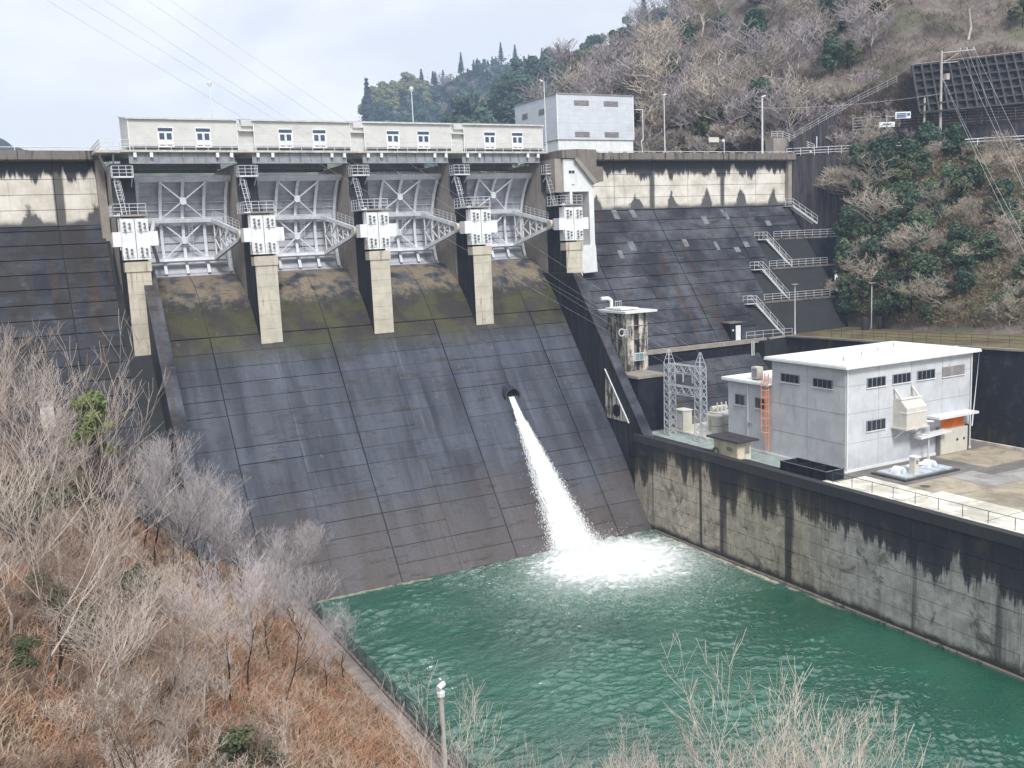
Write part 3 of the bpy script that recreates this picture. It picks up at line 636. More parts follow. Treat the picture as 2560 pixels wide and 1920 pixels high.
for y in (121.3,126.2):
    w = MB().box(70.57,y,50.2,70.64,y+1.7,51.0).build('louver_window',X['louver'],r)
    for k in range(6): MB().box(70.54,y+0.06,50.27+0.11*k,70.58,y+1.64,50.31+0.11*k).build('slat',X['louver'],w)
for k in range(1,6): MB().box(70.7,117.985,46.42+k*1.0,83.2,117.999,46.44+k*1.0).build('panel_seam',X['white'],r)

# ------------------------------------------------------------------ white lift tower at the right end of the piers
r = thing('lift_tower','white concrete tower with a deep open bay beside the rightmost pier','tower',(67.6,108,28))
def fr(x,z): return (x,z)
Y0 = 108.0
MB().prism([(65.3,38.75),(65.3,42.85),(66.8,42.85),(69.75,39.75),(69.75,38.75)],'y',Y0,114).build('upper_wall',X['white_wall'],r)
MB().box(66.14,Y0,31.9,66.5,114,38.75).build('bay_jamb',X['white_wall'],r)
MB().box(69.0,Y0,31.9,69.72,114,38.75).build('bay_jamb',X['white_wall'],r)
MB().box(66.45,110.6,31.9,69.05,114,38.8).build('bay_back',X['concrete'],r)
MB().prism([(66.5,31.9),(69.72,31.9),(69.9,28.4),(67.75,28.3),(66.9,30.2)],'y',Y0-0.15,113).build('lower_wall',X['white_wall'],r)
MB().box(64.2,Y0+0.3,38.7,65.28,114,42.9).build('side_wall',X['concrete'],r)
for i, z in enumerate((34.2,36.3)): MB().box(66.52,110.57,z,68.98,110.61,z+0.03).build('panel_seam',X['louver'],r)
w = MB().box(66.0,Y0-0.04,41.0,66.95,Y0+0.02,41.45).build('window',X['white'],r)
for s in (0,1): MB().box(66.05+0.45*s,Y0-0.06,41.05,66.45+0.45*s,Y0-0.03,41.4).build('pane',X['glass'],w)
MB().box(66.45,Y0-0.05,39.55,66.8,Y0+0.01,39.7).build('vent',X['louver'],r)
MB().prism([(65.0,42.95),(65.0,43.95),(67.2,44.05),(70.1,44.0),(70.1,41.9),(71.1,41.8),(71.1,40.0),(69.7,39.7),(66.9,42.9)],'y',107.7,113.9).build('stair_parapet',X['parapet'],r)
MB().prism([(66.7,42.75),(67.15,43.0),(70.0,40.0),(69.55,39.6)],'y',107.45,107.72).build('sloping_beam',X['concrete'],r)

# ------------------------------------------------------------------ stepped abutment on the right: walls, landings, stairs
LEV = [(36.4,115.6,110.2,124),(31.5,111.7,100.4,118),(27.3,108.35,96.4,113),(22.8,104.85,92.2,110),(18.3,101.3,92.0,108)]
for i, (z, y, x0, x1) in enumerate(LEV[:4]):
    zl, yl = LEV[i+1][0], LEV[i+1][1]
    nm = ['topmost','second highest','third highest','lowest'][i]
    a = MB().box(x0,y,zl-0.3,x1,y+6,z)
    o = a.build('abutment_block',X['black']); tag(o,'black stained concrete abutment step, '+nm+' of the stair landings','abutment step','abutment steps beside the dam')
    MB().box(x0-0.02,y-0.12,z-0.22,x1,y+0.3,z+0.04).build('landing_edge',X['parapet'],o)
def stair(x0, z0, x1, z1, y, label, y2=None):
    y2 = y if y2 is None else y2; D = lambda f: y+(y2-y)*f
    s = thing('steel_staircase',label,'staircase',(x1,y,z1),'staircases down the right abutment')
    for dy in (-0.45,0.45): MB().beam((x0,y+dy,z0-0.1),(x1,y2+dy,z1-0.1),0.07,0.26).build('stringer',X['rail'],s)
    n = int((z0-z1)/0.22)
    t0 = at((x0+(x1-x0)*0.5/n,D(0.5/n),z0-(z0-z1)*0.5/n),'tread',MB().box(-0.15,-0.44,-0.02,0.15,0.44,0.02),X['rail'],s)
    for k in range(1,n): inst(t0,s,Vector((x0+(x1-x0)*(k+0.5)/n,D((k+0.5)/n),z0-(z0-z1)*(k+0.5)/n))-Vector(ORG[s.name]))
    for dy in (-0.47,0.47):
        railing([(x0-1.6,y+dy,z0),(x0,y+dy,z0),(x1,y2+dy,z1)],1.05,X['rail'],'handrail',parent=s,sp=1.3,r=0.03,rails=(1.0,0.55))
    MB().box(x0-1.7,y-0.5,z0-0.1,x0+0.05,y+0.5,z0-0.02).build('top_landing',X['rail'],s)
    return s
SX = [(110.8,113.2),(101.9,105.7),(98.0,101.8),(93.6,97.2)]
for i in range(4):
    z, y, x0, x1 = LEV[i]; zl = LEV[i+1][0]
    nm = ['highest','second highest','third highest','lowest'][i]
    stair(SX[i][0],z,SX[i][0]+ (2.7 if i else 2.2),zl if i else 33.6,y-0.3,'white steel staircase on the right abutment, '+nm+' of the four',LEV[i+1][1]+0.7)
    if i: railing([(x0+3.6,y+0.1,z),(x1-1.5,y+0.1,z)],1.05,X['rail'],'landing_railing','white landing railing on the '+['','second highest','third highest','lowest'][i]+' abutment step',group='landing railings of the abutment',sp=1.5,r=0.032)
    else: railing([(x0+3.4,y+0.1,z),(x1-4,y+0.1,z)],1.05,X['rail'],'landing_railing','white landing railing on the topmost abutment step',group='landing railings of the abutment',sp=1.5,r=0.032)
o = MB().box(106.4,110.9,27.3,107.9,111.75,29.6).build('abutment_doorway',X['white_wall']); tag(o,'pale steel door box set against the abutment wall beside the stairs','doorway')
MB().box(106.3,110.7,29.6,108.0,111.8,29.75).build('lintel',X['black'],o)
MB().box(106.6,110.87,27.35,107.7,110.92,29.4).build('door_leaf',X['blue'],o)
r = thing('gallery_doorway','small dark concrete doorway with a white door on the ledge','doorway',(87.6,102,18.3))
MB().box(86.6,101.4,18.3,88.6,104,20.6).build('housing',X['black'],r)
MB().box(86.4,101.2,20.6,88.8,104,20.75).build('roof_slab',X['parapet'],r)
MB().box(87.5,101.36,18.32,88.35,101.42,20.3).build('door',X['white'],r)
MB().tube((87.0,101.3,19.7),(87.0,101.42,19.7),0.14,0.14,10).build('wall_lamp',X['white'],r)
railing([(89,101.0,18.3),(92.0,101.0,18.3),(96.5,100.2,18.3)],1.0,X['rail'],'ledge_railing','thin white railing along the ledge beside the gallery doorway',sp=1.8,r=0.028,rails=(1.0,0.5))
mb = MB()
for dx in (0,0.35):
    mb.path([(89.6+dx,100.6,18.1),(89.6+dx,100.6,15.8),(90.4+dx,96.8,10.9)],0.09,6)
tag(mb.build('drain_pipe',X['porcelain']),'pair of pale drain pipes running down the apron to the yard','pipe')

# ------------------------------------------------------------------ concrete shaft house with white patches, on its dark block
o = MB().box(64.3,91.4,9.8,68.25,100.5,16.75).build('concrete_block',X['black']); tag(o,'dark concrete block below the weathered shaft house','concrete block')
MB().box(64.2,91.25,16.5,68.4,100.6,16.8).build('coping',X['concrete'],o)
def mat_patch():
    m, nt = newmat('limewash_stained'); n = nt.noise(1.0,6,0.7,sx=1.5,sy=1.5,sz=0.5); n2 = nt.noise(1.0,5,0.65,sx=3,sy=3,sz=0.16)
    c = nt.mix(nt.step(n,0.40,0.60),(0.045,0.042,0.04),(0.62,0.58,0.52)); c = nt.mix(nt.step(n2,0.52,0.62),c,(0.07,0.055,0.045))
    nt.put(nt.b.inputs['Base Color'],c); nt.b.inputs['Roughness'].default_value = 0.85; return m
X['patch'] = mat_patch()
r = thing('shaft_house','weathered concrete shaft house with white patches and a flat slab roof','shaft house',(67.2,97,16.8))
MB().box(65.7,95.5,16.8,66.75,99.5,23.8).build('corner_shaft',X['patch'],r)
MB().box(67.55,95.55,16.8,68.8,99.5,23.8).build('corner_shaft',X['patch'],r)
MB().box(66.7,96.1,16.8,67.6,99.4,23.8).build('recessed_wall',X['parapet'],r)
for z in (18.6,20.6,22.2): MB().box(65.66,95.45,z,68.84,99.5,z+0.05).build('lift_joint',X['louver'],r)
rf = MB().box(65.0,94.6,23.8,69.6,101.0,24.05).build('roof_slab',X['white_wall'],r)
MB().box(65.5,96.2,24.15,68.0,99.6,24.35).build('roof_hatch',X['white'],rf)
mb = MB(); mb.path([(66.8,100.2,24.1),(66.8,100.2,25.1),(66.4,100.2,25.4),(65.3,100.2,25.4)],0.22,8); mb.build('vent_pipe',X['white'],rf)
mb = MB()
for k in range(4): mb.tube((67.6+0.28*k,100.5,24.05),(67.6+0.28*k,100.5,25.0),0.03,0.03,4)
mb.tube((67.5,100.5,24.9),(68.5,100.5,24.9),0.03,0.03,4); mb.build('roof_rail',X['rail'],rf)
w = MB().box(66.75,95.4,18.0,68.1,95.5,18.95).build('window',X['white'],r)
for k in (0,1): MB().box(66.83+0.62*k,95.37,18.08,67.4+0.62*k,95.42,18.87).build('pane',M_('green_glass',(0.20,0.30,0.33),0.2) if k == 0 else bpy.data.materials['green_glass'],w)
mb = MB(); pts = [(64.9+0.42*math.cos(2*math.pi*k/14),95.3,21.6+0.42*math.sin(2*math.pi*k/14)) for k in range(15)]; mb.path(pts,0.07,5)
tag(mb.build('cable_coil',X['porcelain']),'round cable coil hanging on the shaft house wall','cable coil')
railing([(65.2,94.6,21.0),(65.2,95.4,21.0),(66.2,95.4,21.0)],0.9,X['rail'],'balcony_rail','tiny balcony rail on the shaft house beside the cable coil',sp=0.35,r=0.025)
# side outlet in the guide wall
o = MB().prism([(95.9,17.3),(91.3,11.6),(96.2,11.6)],'x',62.80,62.92).build('side_outlet',X['patch']); tag(o,'pale triangular patch of guide wall round the round side outlet','wall patch')
MB().tube((62.74,93.7,12.7),(62.9,93.7,12.7),0.75,0.75,20).build('pipe_mouth',X['black'],o)
MB().beam((62.78,95.95,17.4),(62.78,91.25,11.55),0.14,0.12).build('edge_strip',X['white_wall'],o)

# ------------------------------------------------------------------ river wall (right bank)
rw = thing('river_wall','long stained concrete river wall below the powerhouse yard','river wall',(62.6,60,0))
MB().prism([(62.75,-3),(62.75,10.3),(64.6,10.3),(64.6,-3)],'y',-10,90.2).build('wall_core',X['core'],rw)
ys = [90.1,80.6,71.0,61.4,51.8,42.2,32.6,23.0,10.0,-8.0]
zs = [-1.5,0.15,1.75,3.3,4.85,6.45,8.05,9.65]
for ya, yb in zip(ys[1:],ys[:-1]):
    for za, zb in zip(zs[:-1],zs[1:]):
        d = random.uniform(-0.015,0.02)
        MB().box(62.6+d,ya+0.02,za+0.022,63.2,yb-0.02,zb-0.022).build('wall_panel',X['train'],rw)
    MB().box(62.56,ya+0.012,9.66,63.35,yb-0.012,10.54).build('wall_cap',X['train'],rw)
MB().box(62.3,-8,-1,62.62,86.3,0.16).build('wall_toe',X['parapet'],rw)
MB().box(63.4,20,10.3,64.05,62.2,10.50).build('kerb',X['slab1'],rw)
railing([(63.75,61.2,10.5),(63.75,24,10.5)],0.95,X['iron'],'yard_railing','thin dark railing along the top of the river wall',sp=2.15,r=0.03,rails=(1.0,))

# ------------------------------------------------------------------ powerhouse yard
yd = MB().box(63.3,-5,9.0,95,97,10.2).build('yard_ground',X['yard']); struct(yd)
def slab(x0,y0,x1,y1,m,z=10.204): 
    return struct(MB().box(x0,y0,10.1,x1,y1,z).build('yard_slab',X[m]))
slab(64.1,54.6,68.6,62.0,'slab1'); slab(64.1,47.0,69.6,54.5,'slab1',10.207); slab(68.7,53.0,74.0,57.6,'slab2'); slab(69.7,47.2,77.6,52.9,'slab2',10.206)
slab(64.1,38.0,70.5,46.9,'slab1'); slab(70.6,38.0,78.5,47.1,'slab2',10.207); slab(64.1,24,78.5,37.9,'slab1'); slab(79.6,57.6,87.6,63.3,'slab2'); slab(77.7,47.2,88.5,55.6,'slab3')
slab(74.1,53.0,77.6,57.6,'slab3',10.208); slab(64.3,69.0,67.8,90.9,'mixgreen'); slab(67.9,80.4,76,91,'mixgreen',10.208)
struct(MB().box(87.9,40,10.1,88.25,66,10.45).build('kerb_strip',X['slab1']))
tag(MB().box(66.0,43.3,10.15,68.4,44.6,10.225).build('steel_cover',X['blue']),'flat pale blue steel cover set in the yard paving','cover plate')
tag(MB().tube((69.8,56.4,10.16),(69.8,56.4,10.222),0.42,0.42,18).build('manhole_cover',X['iron']),'round dark manhole cover in the yard','manhole')
ph = thing('powerhouse','pale grey concrete powerhouse with a white flat roof','building',(77,68,10.2))
MB().box(68.0,63.8,10.2,85.4,73.4,20.05).build('main_wall',X['power'],ph)
rf = MB().box(67.45,63.2,20.05,85.95,73.95,20.32).build('roof',X['proof'],ph)
MB().box(67.40,63.15,20.02,86.0,63.24,20.20).build('gutter',X['white'],rf); MB().box(67.40,63.25,20.02,67.49,73.95,20.20).build('gutter',X['white'],rf)
random.seed(8)
for k in range(7):
    xa, ya = random.uniform(69,85), random.uniform(64.2,73)
    MB().box(xa,ya,20.32,xa+random.uniform(0.5,1.6),ya+0.09,20.37).build('roof_seam',X['rail'],rf)
for k in range(4): MB().tube((70+4*k,66+1.5*k,20.32),(70+4*k,66+1.5*k,20.75),0.05,0.05,5).build('roof_vent',X['louver'],rf)
an = MB().box(68.02,73.42,10.2,76,80.1,17.4).build('annex_wall',X['power'],ph)
MB().box(67.55,73.44,17.4,76.3,80.65,17.6).build('annex_roof',X['proof'],an)
MB().box(67.52,73.5,17.3,67.6,80.6,17.48).build('annex_gutter',X['white'],an)
MB().box(67.9,63.7,10.2,85.5,63.82,10.42).build('plinth',X['white'],ph); MB().box(67.88,63.72,10.2,68.02,80.15,10.42).build('plinth',X['white'],ph)
for z in (12.9,15.7,18.3): MB().box(67.985,63.785,z,85.41,73.41,z+0.025).build('wall_joint',X['louver'],ph)
for xv in (72.3,76.7,81.1): MB().box(xv,63.788,10.45,xv+0.02,63.81,20.0).build('wall_joint',X['louver'],ph)
for yv in (68.6,): MB().box(67.988,yv,10.45,68.01,yv+0.02,20.0).build('wall_joint',X['louver'],ph)
def win_y(x0,x1,z0,z1,n,g='glass'):    # on the front wall
    w = MB().box(x0-0.06,63.72,z0-0.06,x1+0.06,63.83,z1+0.06).build('window',X['louver'],ph)
    MB().box(x0-0.12,63.66,z0-0.14,x1+0.12,63.80,z0-0.061).build('sill',X['white'],w); d = (x1-x0)/n
    for k in range(n): MB().box(x0+d*k+0.05,63.70,z0,x0+d*(k+1)-0.05,63.74,z1).build('pane',X[g],w)
def win_x(y0,y1,z0,z1,n,par=None,g='glass'):
    w = MB().box(67.92,y0-0.06,z0-0.06,68.03,y1+0.06,z1+0.06).build('window',X['louver'],par or ph)
    MB().box(67.86,y0-0.12,z0-0.14,68.0,y1+0.12,z0-0.061).build('sill',X['white'],w); d = (y1-y0)/n
    for k in range(n): MB().box(67.90,y0+d*k+0.05,z0,67.94,y0+d*(k+1)-0.05,z1).build('pane',X[g],w)
for x0, x1 in ((70.75,73.1),(74.15,76.5),(77.5,79.9)): win_y(x0,x1,18.0,18.8,4)
win_y(81.1,84.2,17.95,18.8,6,'louver'); win_y(70.75,73.15,13.85,14.75,4)
win_x(69.65,72.05,18.02,18.75,4); win_x(65.4,67.75,18.0,18.72,4); win_x(77.45,78.85,14.85,15.85,2,an); win_x(74.3,75.8,14.85,15.85,2,an)
MB().tube((68.12,63.68,10.2),(68.12,63.68,20.1),0.07,0.07,8).build('downpipe',X['white'],ph); MB().tube((85.25,63.68,10.2),(85.25,63.68,20.1),0.06,0.06,8).build('downpipe',X['white'],ph)
MB().tube((67.9,76.9,10.2),(67.9,76.9,17.3),0.05,0.05,6).build('downpipe',X['white'],an)
MB().cbox((67.85,76.6,13.0),(0.2,0.25,0.35)).build('meter_box',X['louver'],an)
cn = MB().box(79.0,62.35,14.05,84.75,63.82,14.28).build('entrance_canopy',X['white'],ph)
dd = MB().box(80.95,63.70,10.25,84.3,63.83,13.75).build('shutter_door',X['cream'],ph)
MB().box(80.95,63.66,12.75,84.2,63.705,13.72).build('orange_panel',X['orange'],dd); MB().box(80.5,63.35,10.22,84.45,63.6,12.7).build('sliding_leaf',X['cream'],dd)
for xv in (82.9,83.9): MB().tube((xv,63.28,11.5),(xv,63.36,11.5),0.13,0.13,8).build('handle',X['iron'],dd)
MB().box(84.46,63.3,10.2,84.6,63.7,12.85).build('door_jamb',X['iron'],dd); MB().box(80.3,63.3,10.2,80.48,63.7,13.0).build('door_jamb',X['louver'],dd)
MB().beam((76.6,62.9,12.55),(80.9,62.9,12.75),0.9,0.22).build('side_canopy',X['white'],ph)
vb = MB().prism([(62.2,13.85),(62.2,15.75),(63.0,16.5),(63.8,16.5),(63.8,13.85)],'x',74.25,77.0).build('ventilation_box',X['cream'],ph)
MB().box(74.0,62.05,13.7,77.25,63.85,13.85).build('box_shelf',X['cream'],vb); MB().box(74.2,62.15,15.25,77.05,63.0,15.33).build('box_band',X['white'],vb)
for xv in (74.35,76.75):
    MB().beam((xv,63.75,17.5),(xv,62.9,16.55),0.22,0.14).build('stay',X['cream'],vb); MB().beam((xv,62.4,13.7),(xv,63.75,12.6),0.1,0.12).build('bracket',X['cream'],vb)
MB().box(74.2,62.8,16.5,77.05,63.1,16.62).build('box_lip',X['white'],vb)
# orange caged ladder on the annex corner
r = thing('orange_ladder','orange caged ladder up the annex wall','ladder',(67.6,74.2,10.2)); mb = MB()
for dy in (-0.25,0.25): mb.beam((67.72,73.9+dy,10.6),(67.72,73.9+dy,18.6),0.07,0.07)
for k in range(24): mb.tube((67.72,73.65,10.8+0.32*k),(67.72,74.15,10.8+0.32*k),0.026,0.026,4)
mb.build('ladder_rungs',X['orange2'],r); mb = MB()
for k in range(9):
    z = 12.6+0.72*k; mb.path([(67.72+0.0-0.72*math.sin(t),73.9+0.42*math.cos(t),z) for t in [math.pi*q/6 for q in range(7)]],0.03,4)
for q in (1,3,5): t = math.pi*q/6; mb.tube((67.72-0.72*math.sin(t),73.9+0.42*math.cos(t),12.6),(67.72-0.72*math.sin(t),73.9+0.42*math.cos(t),18.6),0.024,0.024,4)
mb.build('ladder_cage',X['orange2'],r)
r = thing('outdoor_unit','pale air conditioning unit on the annex roof','air conditioner',(68.7,76.3,17.6))
MB().box(68.3,75.9,17.75,69.1,76.8,18.95).build('casing',X['cream'],r); MB().box(68.27,76.0,17.85,68.31,76.7,18.8).build('grille',X['louver'],r)
for ya in (76.0,76.6): MB().box(68.3,ya,17.602,69.1,ya+0.1,17.75).build('foot',X['louver'],r)
# small cream hut
r = thing('small_hut','small cream hut with a dark overhanging flat roof on the river wall','hut',(64.5,75.4,10.2))
MB().box(63.6,73.6,10.2,65.35,77.2,12.1).build('wall',X['hut'],r)
MB().box(63.05,72.95,12.1,65.85,77.75,12.28).build('roof',X['hutroof'],r); MB().tube((64.5,75.4,12.28),(64.5,75.4,12.36),0.35,0.35,12).build('roof_cap',X['hutroof'],r)
d = MB().box(64.45,73.54,10.22,65.15,73.62,11.6).build('door',X['cream'],r); MB().box(64.52,73.51,10.8,65.08,73.55,11.5).build('pane',X['louver'],d)
w = MB().box(63.54,74.3,11.0,63.62,75.2,11.5).build('window',X['cream'],r); MB().box(63.51,74.36,11.06,63.55,75.14,11.44).build('pane',X['louver'],w)
mb = MB(); pts = [(63.2,76.4+0.4*math.cos(t),10.75+0.4*math.sin(t)) for t in [2*math.pi*k/14 for k in range(15)]]; mb.path(pts,0.1,6)
tag(mb.build('hose_coil',X['iron']),'dark coiled hose beside the cream hut','hose')
# open concrete tank with three cells
r = thing('settling_tank','black open concrete tank with three cells on the river wall','tank',(65.2,65.2,10.2))
def xb(x0,y0,x1,y1,z1,nm): MB().box(x0,y0,10.2,x1,y1,z1).build(nm,X['black'],r)
xb(64.15,62.4,64.32,68.2,11.15,'tank_wall'); xb(66.2,62.4,66.37,68.2,11.15,'tank_wall')
for y in (62.4,64.3,66.15,68.03): xb(64.33,y,66.19,y+0.17,11.13,'cross_wall')
MB().box(64.33,62.6,10.2,66.19,68.0,10.5).build('tank_floor',X['core'],r)
MB().box(64.1,62.35,11.15,66.42,62.5,11.2).build('rim',X['parapet'],r); MB().box(64.1,62.5,11.15,64.2,68.2,11.2).build('rim',X['parapet'],r)
# pump pad with covers, two wheel housings and a pillar
r = thing('pump_pad','low pad with pale blue cover panels and two round pump housings beside the powerhouse','pump pad',(73,60.3,10.2))
MB().box(69.6,58.3,10.2,76.8,62.2,10.36).build('pad',X['iron'],r); MB().box(69.9,58.6,10.36,76.4,61.9,10.46).build('grating',X['slab3'],r)
for i in range(5):
    for j in range(2): MB().box(70.05+1.28*i,58.75+1.6*j,10.46,71.2+1.28*i,60.2+1.6*j,10.53).build('cover_panel',X['blue'],r)
for xv, yv in ((70.9,60.2),(75.1,60.3)):
    mb = MB()
    for k in range(10):
        t0, t1 = math.pi*k/10, math.pi*(k+1)/10
        mb.add([(xv+0.62*math.cos(t),y,10.5+0.62*math.sin(t)) for t in (t0,t1) for y in (yv-0.4,yv+0.4)]+[(xv,yv-0.4,10.5),(xv,yv+0.4,10.5)],[(0,1,3,2),(0,2,4),(1,5,3)])
    mb.build('pump_housing',X['white'],r)
    MB().tube((xv,yv-0.42,10.75),(xv,yv-0.5,10.75),0.2,0.2,12).build('bearing',X['blue'],r)
MB().tube((71.4,60.6,10.8),(74.8,60.6,10.8),0.16,0.16,10).build('shaft_cover',X['white'],r)
r = thing('control_pillar','short white control pillar standing on the pump pad','pillar',(71.75,59.2,10.4))
MB().box(71.45,58.9,10.53,72.05,59.5,12.0).build('column',X['cream'],r); MB().box(71.35,58.8,12.0,72.15,59.6,12.12).build('cap',X['white'],r); MB().box(71.6,58.87,11.45,71.9,58.91,11.8).build('gauge',X['louver'],r)
def lamp_post(x,y,z0,z1,label,head='flat',r0=0.09,arm=(0.0,0.0)):
    r = thing('lamp_post',label,'lamp post',(x,y,z0),'lamp posts')
    MB().tube((x,y,z0),(x,y,z1),r0,r0*0.6,8).build('pole',X['rail'],r); MB().tube((x,y,z0),(x,y,z0+0.4),r0*1.5,r0*1.4,8).build('base',X['rail'],r)
    if head == 'flat': MB().tube((x,y,z1),(x,y,z1+0.1),0.18,0.5,12).build('lamp_head',X['white'],r)
    elif head == 'ball': MB().tube((x,y,z1-0.05),(x,y,z1+0.35),0.12,0.32,10).tube((x,y,z1+0.35),(x,y,z1+0.55),0.32,0.1,10).build('lamp_head',X['white'],r)
    else: MB().beam((x-0.15,y,z1),(x+arm[0],y+arm[1],z1+0.18),0.28,0.16).build('lamp_head',X['white'],r)
    return r
lamp_post(78.2,62.9,10.2,13.9,'thin white lamp post in front of the powerhouse door')
lamp_post(24.6,119.5,44,52.2,'tall lamp post behind the leftmost gate house',head='ball')
lamp_post(49.9,119.5,44,52.4,'tall lamp post behind the third gate house',head='ball')
lamp_post(67.9,116.6,44,53.8,'tall lamp post in front of the big pale building, by its left face',head='arm',arm=(-0.5,0.2))
lamp_post(86.9,115.5,44.2,52.4,'tall white lamp post on the crest just right of the big pale building',head='arm',arm=(0.4,0.1))
lamp_post(105.2,115.5,44.2,52.7,'thick white lamp post near the right end of the crest',head='arm',r0=0.17,arm=(0.5,-0.1))
mb = MB(); mb.path([(81.9,115.6,50.3),(83.2,115.6,50.3),(83.2,115.6,46.2),(82.9,115.6,46.0),(83.1,115.6,44.0)],0.07,6)
tag(mb.build('service_mast',X['rail']),'thin bent service pipe beside the right edge of the pale building','pipe')
railing([(70.9,114.4,44.25),(110.5,114.4,44.25)],0.22,X['rail'],'crest_guard_rail','low white guard rail along the right part of the dam crest',sp=2.4,r=0.045,rails=(1.0,))
railing([(-30,114.4,44.25),(10.5,114.4,44.25)],0.35,X['rail'],'crest_guard_rail','low white guard rail along the left part of the dam crest',sp=2.4,r=0.05,rails=(1.0,))
r = thing('information_board','small board on a post on the dam crest left of the thick lamp post','sign',(98.2,116,44.2))
MB().tube((98.2,116,44),(98.2,116,46.4),0.06,0.06,6).build('post',X['rail'],r); MB().box(95.3,115.95,46.0,97.2,116.02,46.7).build('board',X['cream'],r); MB().beam((97.0,116,46.3),(98.3,116,46.3),0.06,0.06).build('bracket',X['rail'],r)
MB().tube((98.0,115.9,46.25),(98.0,115.98,46.25),0.24,0.24,10).build('round_lamp',X['white'],r)

# ------------------------------------------------------------------ switch gantry and transformers
r = thing('switch_gantry','galvanised lattice steel gantry with two tapered legs beside the powerhouse','gantry',(66.7,86,10.2))
def lattice_leg(cx,cy,z0,z1,w,tip):
    mb = MB(); cs = [(-1,-1),(1,-1),(1,1),(-1,1)]
    for sx, sy in cs:
        mb.beam((cx+sx*w,cy+sy*w,z0),(cx+sx*w*0.85,cy+sy*w*0.85,z1),0.075,0.075); mb.beam((cx+sx*w*0.85,cy+sy*w*0.85,z1),(cx+sx*0.06,cy+sy*0.06,tip),0.06,0.06)
    n = 9
    for k in range(n):
        za, zb = z0+(z1-z0)*k/n, z0+(z1-z0)*(k+1)/n
        for q in range(4):
            a, b = cs[q], cs[(q+1)%4]
            mb.beam((cx+a[0]*w*0.92,cy+a[1]*w*0.92,za),(cx+b[0]*w*0.92,cy+b[1]*w*0.92,zb),0.045,0.045)
            mb.beam((cx+b[0]*w*0.92,cy+b[1]*w*0.92,za),(cx+a[0]*w*0.92,cy+a[1]*w*0.92,zb),0.045,0.045)
    for q in range(4):
        for f in (0.3,0.6):
            a, b = cs[q], cs[(q+1)%4]; k = w*0.85*(1-f)
            mb.beam((cx+a[0]*k,cy+a[1]*k,z1+(tip-z1)*f),(cx+b[0]*k,cy+b[1]*k,z1+(tip-z1)*f),0.04,0.04)
    mb.build('lattice_leg',X['lattice'],r)
lattice_leg(66.55,88.4,10.3,18.5,0.5,20.0); lattice_leg(66.95,83.4,10.3,18.5,0.5,20.0)
def lattice_beam(z,h):
    mb = MB(); A = Vector((66.55,88.4,z)); B = Vector((66.95,83.4,z)); n = 8
    for sx in (-0.4,0.4):
        for dz in (0,h): mb.beam(A+Vector((sx,0,dz)),B+Vector((sx,0,dz)),0.07,0.07)
        for k in range(n):
            p, q = A.lerp(B,k/n), A.lerp(B,(k+1)/n); u, v = (0,h) if k%2 else (h,0)
            mb.beam(p+Vector((sx,0,u)),q+Vector((sx,0,v)),0.045,0.045)
    for k in range(n): p, q = A.lerp(B,k/n), A.lerp(B,(k+1)/n); mb.beam(p+Vector((-0.4,0,h)),q+Vector((0.4,0,h)),0.045,0.045)
    mb.build('lattice_beam',X['lattice'],r)
lattice_beam(17.5,0.9); lattice_beam(15.1,0.9)
for f in (0.18,0.45,0.75):
    p = Vector((66.55,88.4,17.4)).lerp(Vector((66.95,83.4,17.4)),f); MB().tube(p,p-Vector((0,0,0.9)),0.08,0.08,8).build('insulator',X['porcelain'],r)
for cx, cy in ((66.55,88.4),(66.95,83.4)): MB().cbox((cx,cy,10.25),(1.4,1.4,0.14)).build('footing',X['slab3'],r)
r = thing('transformer','grey transformer with ribbed tanks and tall bushings behind the gantry','transformer',(72.3,86.7,10.2))
MB().box(71.3,85.6,10.35,74.0,87.6,12.4).build('tank',X['cream'],r)
for k in range(7): MB().box(70.95,85.7+0.27*k,10.7,71.3,85.78+0.27*k,12.2).build('radiator_fin',X['cream'],r)
for k in range(3): MB().tube((72.0+0.55*k,86.6,12.4),(71.8+0.65*k,86.5,13.5),0.14,0.08,8).build('bushing',X['porcelain'],r)
MB().tube((71.6,87.3,12.7),(73.8,87.3,12.7),0.3,0.3,12).build('oil_conservator',X['cream'],r)
for k in range(2):
    o = thing('cylinder_tank','squat pale cylindrical tank beside the transformer, '+('nearer the gantry' if k == 0 else 'nearer the annex'),'tank',(70.2+1.7*k,84.6,10.2),'cylindrical tanks')
    MB().tube((70.2+1.7*k,84.6,10.3),(70.2+1.7*k,84.6,12.35),0.62,0.62,16).build('shell',X['cream'],o); MB().tube((70.2+1.7*k,84.6,12.35),(70.2+1.7*k,84.6,12.5),0.68,0.66,16).build('lid',X['white'],o)
    MB().tube((70.2+1.7*k,84.6,11.3),(70.2+1.7*k,84.6,11.38),0.66,0.66,16).build('band',X['louver'],o)
r = thing('switch_cabinet','pale steel switch cabinet behind the right leg of the gantry','cabinet',(69.0,89.4,10.2))
MB().box(68.5,88.6,10.3,69.8,90.1,12.6).build('casing',X['cream'],r); MB().box(68.47,88.9,10.6,68.51,89.7,12.2).build('door',X['white'],r); MB().box(68.4,88.5,12.6,69.9,90.2,12.7).build('roof',X['white'],r)
struct(MB().box(68.0,83.8,10.2,75.2,91.0,10.34).build('plinth_slab',X['slab1']))
